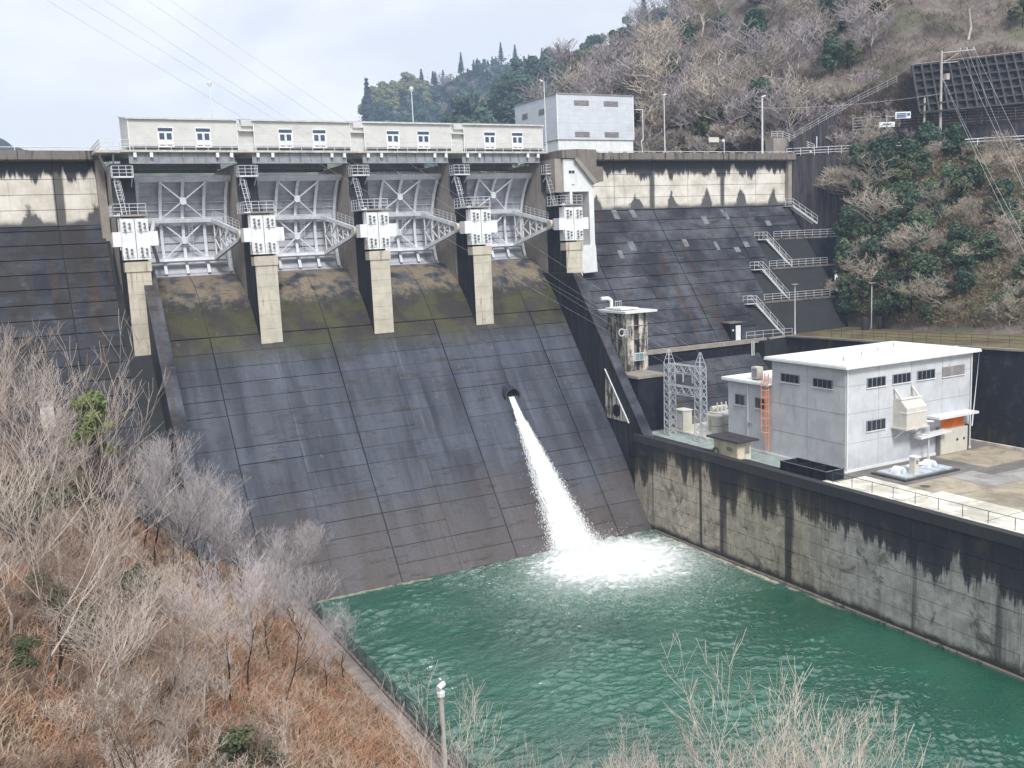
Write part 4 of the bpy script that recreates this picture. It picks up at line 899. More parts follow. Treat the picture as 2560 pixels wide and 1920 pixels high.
# ------------------------------------------------------------------ terrain
def mat_ground(name, cols, scale=0.35, bump=0.6):
    m, nt = newmat(name); n = nt.noise(scale,6,0.65); n2 = nt.noise(scale*5,6,0.7); n3 = nt.noise(scale*0.35,4,0.6)
    c = nt.mix(nt.step(n,0.38,0.62), cols[0], cols[1]); c = nt.mix(nt.mul(nt.step(n3,0.48,0.62),0.8), c, cols[2]); c = nt.scale(c, nt.add(0.45, nt.mul(n2,1.1)))
    nt.put(nt.b.inputs['Base Color'], c); nt.b.inputs['Roughness'].default_value = 0.95; nt.b.inputs['Specular IOR Level'].default_value = 0.1
    bumpify(nt, n2, bump, 0.4); return m
X['g_hill'] = mat_ground('hill_litter', ((0.155,0.125,0.112),(0.210,0.180,0.160),(0.120,0.130,0.080)))
X['g_far'] = mat_ground('far_forest_floor', ((0.030,0.042,0.032),(0.055,0.055,0.045),(0.045,0.055,0.028)),0.12)
X['g_left'] = mat_ground('bank_litter', ((0.17,0.105,0.075),(0.20,0.155,0.115),(0.11,0.105,0.06)),0.30)
X['g_terrace'] = mat_ground('terrace_grass', ((0.145,0.135,0.060),(0.20,0.165,0.10),(0.11,0.085,0.06)),0.4)
X['g_mount'] = mat_ground('mountain_forest', ((0.03,0.05,0.05),(0.05,0.06,0.06),(0.04,0.05,0.05)),0.02)
def nz(x,y,s,seed=0): return mnoise.noise(Vector((x*s+seed*7.1,y*s-seed*3.7,seed*1.3)))
def loft(name, rows, mat, sub=10, cols=6, amp=1.0, lock=(True,False), bow=0.0):
    """rows: list of polylines (same length). Bilinear surface through them with noise; returns (object, sampler)."""
    R_ = [[Vector(p) for p in r] for r in rows]
    nr, nc = len(R_), len(R_[0])
    def S(u, v):        # u along the columns 0..nc-1, v across rows 0..nr-1
        i = min(int(u), nc-2); j = min(int(v), nr-2); a, b = u-i, v-j
        p = R_[j][i].lerp(R_[j][i+1],a).lerp(R_[j+1][i].lerp(R_[j+1][i+1],a), b)
        k = math.sin(math.pi*min(max(v/(nr-1),0),1))
        p = p.copy(); p.z += amp*k*(nz(p.x,p.y,0.09,1)*1.6+nz(p.x,p.y,0.3,2)*0.5)+bow*k
        return p
    nu, nv = (nc-1)*cols, (nr-1)*sub
    vs = [S(i/cols, j/sub) for j in range(nv+1) for i in range(nu+1)]
    fs = [(j*(nu+1)+i, j*(nu+1)+i+1, (j+1)*(nu+1)+i+1, (j+1)*(nu+1)+i) for j in range(nv) for i in range(nu)]
    mb = MB(); mb.add(vs, fs); o = mb.build(name, mat, smooth=True); struct(o); return o, S
WT = [(92.0,100.55,18.15),(95.2,100.3,18.25),(94.2,92,18.6),(93,84,18.9),(91.3,75,19.3),(89.6,66,19.8),(89.8,54,20),(91,30,20)]
TOE = [(109.0,103.5,18.35),(108.5,100.2,18.5),(107,95,18.9),(104,86,19.2),(103,76,19.6),(103,66,20.1),(106,52,20.3),(110,28,20.3)]
RAIL = [(119.3,111.4,44.0),(121,110.3,44.0),(124.5,108.0,44.1),(129.5,105,44.2),(137,99.5,44.3),(149,91,44.3),(165,76,44.3),(182,40,44.3)]
terr, _ = loft('terrace_ground', [WT,TOE], X['g_terrace'], 4, 5, 0.12)
slope_lo, S_lo = loft('hillside', [TOE,RAIL], X['g_hill'], 12, 6, 1.2, bow=-0.6)
def offs(pl, d, dz=0):
    out = []
    for i, p in enumerate(pl):
        a = Vector(pl[max(0,i-1)]); b = Vector(pl[min(len(pl)-1,i+1)]); t = (b-a); n = Vector((-t.y,t.x,0)).normalized()
        out.append(Vector(p)+n*d+Vector((0,0,dz)))
    return out
RD = [(111.0,116.2,44.0)]+RAIL[1:]; R2 = offs(RD,5.5,0.05)
loft('road', [RD,R2], X['asphalt'], 2, 4, 0.0)
FOOT = [(98,168,44.3),(101,148,44.3),(105,133,44.3),(109,124,44.3),(115,119.0,44.3)]+[tuple(p) for p in offs(RAIL,5.45,0.0)[2:6]]
MIDH = [(98.3,169,47),(102.5,150,48),(107.5,135,49),(112.5,126.5,50),(118.5,122.0,51.5),(128.5,116.5,54.0),(133.0,111.2,57.0),(142.5,105.2,58.2),(155,97.5,59)]
RIDGE = [(99,165,55),(111,176,61),(125.5,187,69),(144.6,201,79),(164,210,92),(179,205,106),(191,189,114),(205,171,118),(221,152,122)]
FOOT[0] = (97,160,42); 
BACK = [(x+60,y+60,z-30) for x,y,z in RIDGE]
hill, S_hi = loft('hillside', [FOOT,MIDH,RIDGE,BACK], X['g_hill'], 12, 6, 2.0)
def ruled(name, foot, ridge, mat, amp): 
    back = [(x+40,y+75,z-50) for x,y,z in ridge]; return loft(name,[foot,ridge,back],mat,8,6,amp)
MR = [(126,281,56),(132,279,60),(149,289.5,72),(169,298,82),(196.5,302.5,94),(225,307.5,110),(255,308,124)]
MF = [(112,205,40),(118,206,40),(128,214,40),(140,222,40),(158,230,44),(185,238,60),(215,240,75)]
MR, MF = [[(x*1.55,y*1.55,33+(z-33)*1.55) for x,y,z in q] for q in (MR,MF)]
_, S_mid = ruled('hill_terrain', MF, MR, X['g_far'], 2.5)
FR = [(143,408,62),(152.7,422,90),(165.5,428,97),(184.7,430.5,104),(206,431.7,111),(228,432.5,117),(248.7,433.5,118.5),(268,435,120),(292,434,121)]
FF = [(121,338,40),(124,336,40),(130,332,40),(140,328,40),(152,325,40),(168,322,40),(185,320,44),(205,318,50),(230,316,60)]
FR, FF = [[(x*1.95,y*1.95,33+(z-33)*1.95) for x,y,z in q] for q in (FR,FF)]
_, S_far = ruled('hill_terrain', FF, FR, X['g_far'], 3.0)
VR = [(33+(x-33)*0.52,y*0.52,33+(z-33)*0.52) for x,y,z in [(-420,1850,330),(-74,1788,250),(33,1727,222),(64,1708,203),(90,1692,191),(140,1665,178),(260,1640,172),(600,1600,172)]]; VR = [(x*1.0-16,y,z) for x,y,z in VR]
loft('mountain_terrain', [[(x,y-130,38) for x,y,z in VR],VR,[(x,y+60,45) for x,y,z in VR]], X['g_mount'], 6, 6, 3.0)
X['g_low'] = mat_ground('low_wooded_hill', ((0.05,0.07,0.05),(0.15,0.16,0.07),(0.07,0.09,0.06)),0.05)
LFR = [(-120,800,92),(-20,800,98),(80,800,102),(180,790,104),(260,780,104),(330,770,106),(420,760,110)]
loft('low_hill_terrain', [[(x*0.9,y-150,38) for x,y,z in LFR],LFR,[(x,y+90,60) for x,y,z in LFR]], X['g_low'], 6, 6, 2.0)
o_res = MB(); o_res.face([(-900,122.2,39.0),(900,122.2,39.0),(900,990,39.0),(-900,990,39.0)]); struct(o_res.build('reservoir_water', mat_glass('still_water',(0.02,0.05,0.05))))
# yard back wall and its coping
bw = thing('yard_retaining_wall','tall black mossy retaining wall behind the powerhouse yard','retaining wall',(90,70,10.2))
mb = MB(); mc = MB()
WTs = [(92.3,100.3,18.1),(95.1,100.0,18.2)]+[(x-0.05,y,z-0.05) for x,y,z in WT[2:]]
for a, b in zip(WTs[:-1],WTs[1:]):
    a, b = Vector(a), Vector(b); t = (b-a).normalized(); n = Vector((t.y,-t.x,0)); n = n if n.x < 0 or abs(n.x) < 0.2 and n.y < 0 else -n
    ab, bb = Vector((a.x,a.y,9.9))+n*1.0, Vector((b.x,b.y,9.9))+n*1.0
    m_ = Vector(a).lerp(ab,0.0)
    mb.face([ab,bb,b,a]); mc.beam(a+Vector((0,0,0.12)),b+Vector((0,0,0.12)),0.5,0.22)
def mat_backwall():
    m, nt = newmat('black_mossy_wall'); x,y,z = nt.pos(); n = nt.noise(0.8,6,0.7); n2 = nt.noise(1.0,5,0.65,sx=1.2,sy=1.2,sz=0.15)
    c = nt.mix(nt.step(n,0.5,0.72),(0.009,0.011,0.019),(0.040,0.041,0.047)); mo = nt.mul(nt.step(nt.noise(0.14,3),0.5,0.62),nt.step(n2,0.40,0.60))
    c = nt.mix(nt.mul(mo,0.8),c,(0.075,0.060,0.015)); nt.put(nt.b.inputs['Base Color'],c); nt.b.inputs['Roughness'].default_value = 0.85; bumpify(nt,n,0.5,0.1); return m
mb.build('wall_face', mat_backwall(), bw); mc.build('wall_coping', X['concrete'], bw)
railing([tuple(Vector(p)+Vector((1.2,0.0,0.1))) for p in WT[2:7]],1.2,X['iron'],'terrace_fence','thin dark wire fence along the grassy terrace above the yard',sp=2.2,r=0.025,rails=(1.0,0.7,0.4),cat='fence')
# crest-level retaining wall right of the dam end, road barrier, roadside walls
def strip_wall(name,label,cat,pl,z0,z1,mat,th=0.6,cap=None):
    o = None; r = thing(name,label,cat,(pl[0][0],pl[0][1],z0))
    for a, b in zip(pl[:-1],pl[1:]):
        a, b = Vector((a[0],a[1],z0)), Vector((b[0],b[1],z0)); t = (b-a).normalized(); n = Vector((-t.y,t.x,0))*th
        m = MB(); v = [a,b,b+n,a+n]; v2 = [p+Vector((0,0,z1-z0)) for p in v]; m.add(v+v2,[(0,3,2,1),(4,5,6,7),(0,1,5,4),(1,2,6,5),(2,3,7,6),(3,0,4,7)]); m.build('wall_segment',mat,r)
    return r
def mat_roadwall():
    m, nt = newmat('road_wall_dark'); n = nt.noise(1.0,5,0.65,sx=1.4,sy=1.4,sz=0.12); n1 = nt.noise(0.6,5,0.6)
    c = nt.mix(nt.step(n,0.40,0.7),(0.018,0.017,0.026),(0.080,0.070,0.072)); c = nt.mix(nt.mul(nt.step(n1,0.5,0.7),0.5),c,(0.05,0.04,0.04)); nt.put(nt.b.inputs['Base Color'],c); nt.b.inputs['Roughness'].default_value=0.85; return m
X['rwall'] = mat_roadwall()
strip_wall('road_retaining_wall','dark streaked retaining wall under the road at the right end of the dam','retaining wall',[(110.6,116.3),(116,112.9),(124.5,107.6)],26,43.95,X['rwall'],0.8)
railing([tuple(p) for p in [(110.8,116.2,44.0),(116,112.7,44.0),(121,109.6,44.0),(125.5,107.1,44.1)]],1.15,X['rail'],'road_guard_rail','white guard rail along the road beside the dam end',sp=2.0,r=0.05,rails=(1.0,0.62,0.3))
railing([tuple(Vector(p)+Vector((0,0.1,0))) for p in RAIL[3:6]],1.0,X['white'],'road_guard_rail','white guard rail along the road above the wooded bank',sp=2.4,r=0.07,rails=(1.0,0.55))
rs = offs(RD,5.3,0)
strip_wall('roadside_wall','low dark retaining wall on the uphill side of the road','retaining wall',[tuple(p) for p in rs[1:6]],43.9,47.9,X['rwall'],0.5)
r = thing('culvert_wall','dark concrete wall with a square opening at the foot of the hillside steps','wall',(114.5,117.5,44.2))
MB().prism([(111.5,44.1),(111.5,46.2),(120.5,51.2),(120.5,44.1)],'y',115.6,116.6).build('wall_block',X['rwall'],r); MB().box(115.6,115.5,45.2,117.0,115.65,47.6).build('opening',X['core'],r); MB().box(116.25,115.4,45.2,116.4,115.55,47.0).build('bar',X['white'],r)
railing([(112.0,115.9,46.6),(123.4,113.6,52.2),(129.5,111.5,55.0)],1.0,X['rail'],'hillside_railing','white railing climbing the hillside steps above the road',sp=1.6,r=0.02,rails=(1.0,0.6,0.25))
r = thing('entry_steps','short white-railed steps on a concrete block at the right end of the crest','steps',(112,117,44.2))
MB().box(109.2,117.4,44.0,112.4,119.2,46.9).build('block',X['concrete'],r); MB().beam((112.4,118.3,46.85),(115.6,115.9,44.6),1.2,0.25).build('flight',X['white_wall'],r)
railing([(108.9,117.5,46.9),(111.2,117.5,46.9),(115.4,115.0,44.7)],1.0,X['rail'],parent=r,sp=1.0,r=0.04)
# concrete crib wall above the road
X['crib'] = M_('crib_concrete',(0.055,0.052,0.056),0.85,var=0.35,grime=(0.04,0.04,0.045))
cr = thing('crib_wall','dark concrete grid retaining wall on the slope above the road','retaining wall',(140,104,50))
BL = [Vector((129.0,106.9,49.6)),Vector((146,98.0,50.6)),Vector((160,89.5,51.5))]; TL = [Vector((130.8,110.0,57.2)),Vector((147.6,101.6,58.6)),Vector((161.5,93.0,59.6))]
def crib(u,v):
    i = min(int(u),1); a = u-i; return BL[i].lerp(BL[i+1],a).lerp(TL[i].lerp(TL[i+1],a),v)
mb = MB()
for i in range(20): 
    for j in range(1): mb.face([crib(2*i/20,0),crib(2*(i+1)/20,0),crib(2*(i+1)/20,1),crib(2*i/20,1)])
mb.build('backing',X['core'],cr)
off = Vector((-0.25,-0.45,0.12))
for i in range(27): MB().beam(crib(2*i/26,0)+off,crib(2*i/26,1)+off,0.26,0.45,up=(0.5,0.8,0)).build('upright_beam',X['crib'],cr)
for j in range(7):
    for i in range(2): MB().beam(crib(i,j/6)+off*0.9,crib(i+0.999,j/6)+off*0.9,0.42,0.24).build('cross_beam',X['crib'],cr)
MB().beam(TL[0]+Vector((0,0,0.25)),TL[1]+Vector((0,0,0.25)),0.8,0.25).beam(TL[1]+Vector((0,0,0.25)),TL[2]+Vector((0,0,0.25)),0.8,0.25).build('coping',X['concrete'],cr)
# fence above the roadside wall
rf_ = [tuple(Vector(p)+Vector((0.4,0.6,3.7))) for p in rs[1:6]]
railing(rf_,2.2,X['rail'],'hillside_fence','tall wire mesh fence on posts above the roadside wall',sp=2.6,r=0.04,rails=(1.0,0.8,0.6,0.4,0.2),cat='fence')
# utility poles, signs
r = thing('utility_pole','tall concrete utility pole with a crossarm above the road','utility pole',(132.3,105.5,44.3))
MB().tube((132.3,105.5,44),(132.3,105.5,58.9),0.24,0.16,10).build('pole',X['tan'],r); MB().beam((132.3,105.5,58.6),(137.0,103.2,58.9),0.16,0.16).build('crossarm',X['tan'],r)
MB().beam((132.4,105.5,57.0),(134.6,104.3,58.5),0.1,0.1).build('brace',X['tan'],r); MB().cbox((133.0,105.1,55.0),(0.7,0.6,0.9)).build('pole_transformer',X['tan'],r); MB().beam((132.3,105.5,57.1),(134.5,104.4,57.2),0.1,0.1).build('lower_arm',X['tan'],r)
for f in (0.55,0.75,0.95): p = Vector((132.3,105.5,58.7)).lerp(Vector((137,103.2,59.0)),f); MB().tube(p,p+Vector((0,0,0.35)),0.09,0.06,6).build('insulator',X['porcelain'],r)
r = thing('utility_pole','shorter concrete pole standing left of the tall utility pole','utility pole',(130.0,106.6,44.3))
MB().tube((130.0,106.6,44),(130.0,106.6,51.9),0.2,0.16,8).build('pole',X['tan'],r); MB().tube((130.0,106.6,51.9),(130.0,106.6,52.1),0.1,0.05,8).build('pole_cap',X['tan'],r)
r = thing('road_sign','white road sign boards on a grey post beside the road','road sign',(124.0,108.6,44.2))
MB().tube((124,108.6,44),(124,108.6,49.6),0.09,0.09,8).build('post',X['tan'],r); MB().beam((124,108.6,49.3),(126.4,107.3,49.3),0.08,0.08).build('arm',X['tan'],r)
d_ = Vector((0.86,-0.47,0)); 
def board(c,w,h,nm,m):
    c = Vector(c); n = Vector((-0.47,-0.86,0))*0.03; v = [c-d_*w/2-n,c+d_*w/2-n,c+d_*w/2+n,c-d_*w/2+n]; mb = MB(); mb.add([p+Vector((0,0,-h/2)) for p in v]+[p+Vector((0,0,h/2)) for p in v],[(0,3,2,1),(4,5,6,7),(0,1,5,4),(1,2,6,5),(2,3,7,6),(3,0,4,7)]); return mb.build(nm,m,r)
b_ = board((126.2,107.4,49.4),2.4,1.0,'sign_board',X['sign'])
for k in range(3): board(Vector((126.2,107.4,49.4))+Vector((-0.05,-0.09,0.26-0.26*k))-d_*0.25,1.5,0.12,'text_line',X['signblue'])
board(Vector((126.2,107.4,49.4))+Vector((-0.05,-0.09,0.1))+d_*0.85,0.4,0.4,'symbol',X['signblue'])
board((124.0,108.5,48.1),2.4,0.75,'sign_board',X['sign']); board(Vector((124.0,108.5,48.1))+Vector((-0.05,-0.09,0.05)),1.3,0.14,'text_line',X['signblue'])
lamp_post(105.5,94.5,18.8,25.0,'thin white lamp post on the grassy terrace behind the powerhouse')
lamp_post(97.4,100.6,18.3,25.2,'thin lamp post with a yellow head at the foot of the abutment stairs')
r = thing('striped_barrier','yellow and black striped ladder barrier on the terrace at the right edge','barrier',(100.4,63,20))
for s_ in (0,1): MB().beam((99.4+0.5*s_,62.8,20.0),(101.2+0.5*s_,64.6,22.4),0.16,0.16).build('rail',X['yellow'],r)
for k in range(6): p = Vector((99.4,62.8,20.0)).lerp(Vector((101.2,64.6,22.4)),(k+0.5)/6); MB().beam(p,p+Vector((0.5,0,0)),0.1,0.1).build('rung',X['iron'],r)
for k in range(2):
    o = MB().box(103.2+1.9*k,93.6-0.9*k,18.7,104.1+1.9*k,94.2-0.9*k,20.6).build('equipment_box',X['rwall']); tag(o,'small dark equipment box on the terrace, '+('left' if k == 0 else 'right')+' of the lamp post','cabinet')
# overhead wires
def wire(name,label,a,b,sag,r_,group,n=14,kind=None):
    a, b = Vector(a), Vector(b); pts = [a.lerp(b,i/n)-Vector((0,0,sag*4*(i/n)*(1-i/n))) for i in range(n+1)]
    o = MB().path(pts,r_,4).build(name,X['wire']); return tag(o,label,'wire',group)
WS = [(66.3,88.6,18.4),(66.4,88.3,20.0),(66.6,86.8,18.4),(66.8,84.6,18.4),(66.95,83.4,20.0)]
WE = [(3.63,45,43.42),(4.81,45,43.51),(5.81,45,43.58),(7.46,45,43.7),(8.38,45,43.76)]
for i, nm in enumerate(('lowest','second lowest','middle','second highest','highest')):
    a, b = Vector(WS[i]), Vector(WE[i]); wire('power_line','thin '+nm+' power line running from the gantry up to the left across the sky',a,a+(b-a)*1.3,0.5,0.0065,'power lines from the gantry')
for i, (a, b) in enumerate((((134.6,104.4,59.2),(67.67,36.2,17.9)),((135.8,103.8,59.2),(66.94,36.5,17.7)),((136.8,103.3,59.2),(69.1,35.5,18.4)),((132.3,105.5,55.3),(65.4,37.5,18.6)),((132.6,105.4,54.8),(66.3,37.0,18.8)))):
    wire('power_line','thin overhead wire slanting down right from the tall utility pole',a,b,1.2,0.014,'wires from the utility pole')
wire('power_line','thin overhead wire from the tall pole to the left across the hillside',(132.3,105.5,52.5),(105.2,115.4,51.0),0.5,0.015,'wires along the road')
# ------------------------------------------------------------------ river
def mat_river():
    m, nt = newmat('river_water'); x, y, z = nt.pos()
    n = nt.noise(0.08,4,0.6); c = nt.mix(nt.step(n,0.3,0.7),(0.0015,0.066,0.036),(0.003,0.110,0.061))
    # aerated water and foam round the plunge point of the jet
    def rad(cx,cy,rx,ry): 
        a = nt.m('POWER',nt.mul(nt.sub(x,cx),1/rx),2); b = nt.m('POWER',nt.mul(nt.sub(y,cy),1/ry),2); return nt.m('SQRT',nt.add(a,b))
    d1 = rad(53.2,79.5,17.0,14.5); sw = nt.noise(0.55,7,0.68,dist=1.8); fi = nt.noise(1.6,7,0.72,dist=1.2)
    fm = nt.add(nt.mul(sw,0.72),nt.mul(fi,0.28))
    thr = nt.add(0.27,nt.mul(d1,0.34))
    core = nt.step(nt.add(nt.add(rad(53.2,80.9,9.2,7.9),nt.mul(nt.sub(sw,0.5),1.7)),nt.mul(nt.sub(fi,0.5),0.9)),1.12,0.62)
    rg1 = nt.m('ABSOLUTE',nt.sub(nt.noise(0.26,7,0.62,dist=2.8),0.5)); rg2 = nt.m('ABSOLUTE',nt.sub(nt.noise(0.62,6,0.6,dist=2.2),0.5))
    fil = nt.mx(nt.step(rg1,0.085,0.0),nt.mul(nt.step(rg2,0.07,0.0),0.85)); ring = nt.step(nt.add(d1,nt.mul(nt.sub(sw,0.5),0.9)),0.72,0.30)
    foam = nt.mx(core,nt.mul(nt.mul(fil,ring),0.9)); foam = nt.mx(foam,nt.mul(nt.step(nt.sub(fm,thr),0.0,0.2),0.55))
    d2 = rad(52.0,79.0,17.0,15.0); lace = nt.m('ABSOLUTE',nt.sub(nt.noise(0.9,6,0.65,dist=2.2),0.5))
    lc = nt.mul(nt.step(lace,0.030,0.004),nt.step(d2,1.15,0.35)); foam = nt.mx(foam,nt.mul(lc,0.75))
    # scattered lace further out and scum along the right wall
    lace2 = nt.m('ABSOLUTE',nt.sub(nt.noise(1.1,5,0.6,dist=1.6,sy=1.7),0.5))
    sc = nt.mul(nt.mul(nt.step(lace2,0.016,0.003),nt.step(nt.noise(0.16,3),0.46,0.62)),nt.step(y,58,72))
    foam = nt.mx(foam,nt.mul(sc,0.55))
    wl = nt.mul(nt.step(nt.add(x,nt.mul(nt.sub(fi,0.5),1.6)),61.5,62.2),nt.mul(nt.step(y,57,62),nt.step(nt.noise(0.22,3),0.36,0.5)))
    toe = nt.mul(nt.step(nt.sub(nt.add(y,nt.mul(nt.sub(fi,0.5),1.2)),86.5),-0.25,0.1),nt.step(nt.noise(0.5,3),0.42,0.6))
    scum = nt.mx(nt.mul(wl,0.85),nt.mul(toe,0.5))
    c = nt.mix(nt.mul(nt.step(d2,1.0,0.2),0.45),c,(0.16,0.40,0.28))
    c = nt.mix(foam,c,(0.86,0.89,0.89)); c = nt.mix(scum,c,(0.62,0.55,0.44))
    nt.put(nt.b.inputs['Base Color'],c); nt.put(nt.b.inputs['Roughness'],nt.add(0.03,nt.mul(nt.mx(foam,scum),0.6))); nt.b.inputs['IOR'].default_value = 2.0; nt.b.inputs['Specular IOR Level'].default_value = 0.9
    w2 = nt.noise(3.2,3,0.55,sx=0.7,sy=1.5,sz=1,dist=0.5)
    h = nt.add(nt.mul(w2,0.09),nt.mul(foam,nt.mul(fi,0.14)))
    bumpify(nt,h,1.0,1.0); return m
xs = np.linspace(20.2,62.65,320); ys_ = np.concatenate([np.linspace(-40,28,30)[:-1],np.linspace(28,88.2,470)])
gx, gy = np.meshgrid(xs,ys_)
rng = np.random.default_rng(5); gz = np.zeros_like(gx); dxs = np.zeros_like(gx); dys = np.zeros_like(gx)
def lowf(seed):
    r = np.random.default_rng(seed); o = np.zeros_like(gx)
    for k in range(9):
        lam = r.uniform(7,22); a = r.uniform(0,6.28); o += np.sin(2*math.pi/lam*(gx*math.cos(a)+gy*math.sin(a))+r.uniform(0,6.28))
    return o/3
for k in range(54):               # short steep wavelets, crests lying across the valley
    lam = 0.42*(2.8/0.42)**rng.uniform(0,1)**1.3; a = rng.normal(math.pi/2,0.62); kk = 2*math.pi/lam; lm_ = min(lam,1.5); A = 0.0112*lm_*np.clip(0.75+0.55*lowf(100+k),0.05,1.8) if k % 3 == 0 else 0.0112*lm_
    ph = kk*(gx*math.cos(a)+gy*math.sin(a))+rng.uniform(0,6.28)+1.1*np.sin(0.33*gx+0.27*gy+k)+0.7*np.sin(0.9*gx-0.5*gy+2*k)
    gz += A*np.sin(ph); dxs += A*np.cos(ph)*math.cos(a); dys += A*np.cos(ph)*math.sin(a)
rough = np.clip(0.62+0.5*lowf(7),0.25,1.1)*(0.38+0.62*np.clip((61-gx)/9,0,1))
boil = np.exp(-(((gx-53)/7.5)**2+((gy-81.5)/6.5)**2)); r2 = np.zeros_like(gx)
for k in range(26):
    lam = rng.uniform(0.6,2.6); a = rng.uniform(0,6.28); r2 += np.sin(2*math.pi/lam*(gx*np.cos(a)+gy*np.sin(a))+rng.uniform(0,6.28)+1.5*np.sin(0.6*gx+k)+1.5*np.sin(0.5*gy-k))
gz = gz*rough*1.0+boil*r2*0.024+boil*0.15
inner = (gx > 21)&(gx < 62.2)&(gy > 28.5)&(gy < 86)
gx = gx+np.where(inner,dxs*rough*0.8,0); gy = gy+np.where(inner,dys*rough*0.8,0)
V = np.stack([gx,gy,gz],-1).reshape(-1,3); n_y, n_x = gx.shape
ii = (np.arange(n_y-1)[:,None]*n_x+np.arange(n_x-1)[None,:]).reshape(-1)
Fq = np.stack([ii,ii+1,ii+n_x+1,ii+n_x],-1)
def np_mesh(name,V,F,mats,smooth=False,mi=None):
    me = bpy.data.meshes.new(name); F = np.asarray(F,dtype=np.int32); V = np.asarray(V,dtype=np.float32); k = F.shape[1]
    me.vertices.add(len(V)); me.vertices.foreach_set('co',V.reshape(-1)); me.loops.add(F.size); me.loops.foreach_set('vertex_index',F.reshape(-1))
    me.polygons.add(len(F)); me.polygons.foreach_set('loop_start',np.arange(0,F.size,k,dtype=np.int32)); me.polygons.foreach_set('loop_total',np.full(len(F),k,dtype=np.int32))
    for m in (mats if isinstance(mats,(list,tuple)) else [mats]): me.materials.append(m)
    if mi is not None: me.polygons.foreach_set('material_index',np.asarray(mi,dtype=np.int32))
    if smooth: me.polygons.foreach_set('use_smooth',np.ones(len(F),dtype=bool))
    me.update(calc_edges=True); me.validate(); return me
def link(name,me,parent=None): 
    o = bpy.data.objects.new(name,me); COL.objects.link(o); o.parent = parent; ORG[o.name] = (0,0,0); return o
struct(link('river_water',np_mesh('river_water',V,Fq,mat_river(),True)))
# the jet from the outlet, sliding down the spillway face
def mat_jet():
    m, nt = newmat('falling_white_water'); x,y,z = nt.pos()
    n = nt.noise(1.0,6,0.7,sx=3.4,sy=0.35,sz=0.35,dist=0.8); n2 = nt.noise(3.0,6,0.7,sx=2.0,sy=0.7,sz=0.7)
    c = nt.mix(nt.step(nt.add(nt.mul(n,0.7),nt.mul(n2,0.3)),0.34,0.58),(0.72,0.78,0.81),(0.92,0.93,0.94)); nt.put(nt.b.inputs['Base Color'],c); nt.b.inputs['Roughness'].default_value = 0.55
    uv = nt.node('ShaderNodeAttribute',attribute_name='edge'); e = nt.add(uv.outputs['Fac'],nt.mul(nt.sub(nt.add(nt.mul(n,0.6),nt.mul(n2,0.4)),0.5),2.6))
    nt.put(nt.b.inputs['Alpha'],nt.mul(nt.step(e,0.05,0.8),0.97)); bumpify(nt,n2,0.6,0.12); return m
V, F, E_ = [], [], []; nr, nc = 70, 25
for j in range(nr):
    t = j/(nr-1); z = 15.05*(1-t)-0.3*t; hw = 0.42+2.35*t**1.25; yb = fy(z)-0.15-1.15*math.sin(math.pi*min(1,t*1.08))*(0.45+0.55*t)*0.55
    cxj = 51.45+0.75*t**1.4
    for i in range(nc):
        s_ = -1+2*i/(nc-1); wob = nz(s_*3+9,z*0.9,1.0,4)*0.16*(0.3+t)
        V.append((cxj+s_*(hw+nz(z*0.7,s_,1.0,6)*0.22*t), yb-(1-s_*s_)*(0.22+0.5*t)+wob, z)); E_.append(1-abs(s_)**3)
for j in range(nr-1):
    for i in range(nc-1): a = j*nc+i; F.append((a,a+1,a+nc+1,a+nc))
me = np_mesh('water_jet',V,F,mat_jet(),True); at_ = me.attributes.new('edge','FLOAT','POINT'); at_.data.foreach_set('value',E_)
o = link('water_jet',me); tag(o,'white water jet pouring from the outlet down the spillway','water jet')
# ragged foam mound where the jet strikes and drops of spray
V, F = [], []; rng = np.random.default_rng(11)
N = 9000; cx_ = 52.2+rng.normal(0,2.2,N); hh = np.abs(rng.normal(0,0.75,N)); cy_ = 86.0-np.abs(rng.normal(0,1.3,N)); s_ = rng.uniform(0.02,0.065,N)
P0 = np.stack([cx_,cy_,hh],-1)
D = rng.normal(size=(3,N,3)); V = np.concatenate([P0+D[k]/np.linalg.norm(D[k],axis=1,keepdims=True)*s_[:,None] for k in range(3)]); F = np.stack([np.arange(N),np.arange(N)+N,np.arange(N)+2*N],-1)
NJ = 5200; tj = rng.uniform(0.05,1,NJ)**0.6; zj = 15.0*(1-tj); hwj = 0.42+2.35*tj**1.25; sj = np.sign(rng.normal(size=NJ))*(0.72+np.abs(rng.normal(0,0.22,NJ)))
cj = np.stack([51.45+0.75*tj**1.4+sj*hwj,86.9+SL*zj-0.25-np.abs(rng.normal(0,0.35,NJ))*tj,zj],-1); ln = rng.uniform(0.05,0.28,NJ)[:,None]; fl = np.array([0.0,SL,1.0])/math.hypot(1,SL); fx = np.stack([sj*0.14,np.zeros(NJ),np.zeros(NJ)],-1)
Vj = np.concatenate([cj,cj-fl*ln+fx*ln,cj+np.stack([rng.uniform(0.02,0.06,NJ),np.zeros(NJ),np.zeros(NJ)],-1)]); I0 = len(V); V = np.concatenate([V,Vj]); F = np.concatenate([F,np.stack([np.arange(NJ)+I0,np.arange(NJ)+I0+NJ,np.arange(NJ)+I0+2*NJ],-1)])
o = link('spray',np_mesh('spray',V,F,M_('spray_white',(0.88,0.90,0.91),0.5,var=0.03))); tag(o,'fine white spray above the foot of the water jet','spray',kind='stuff')

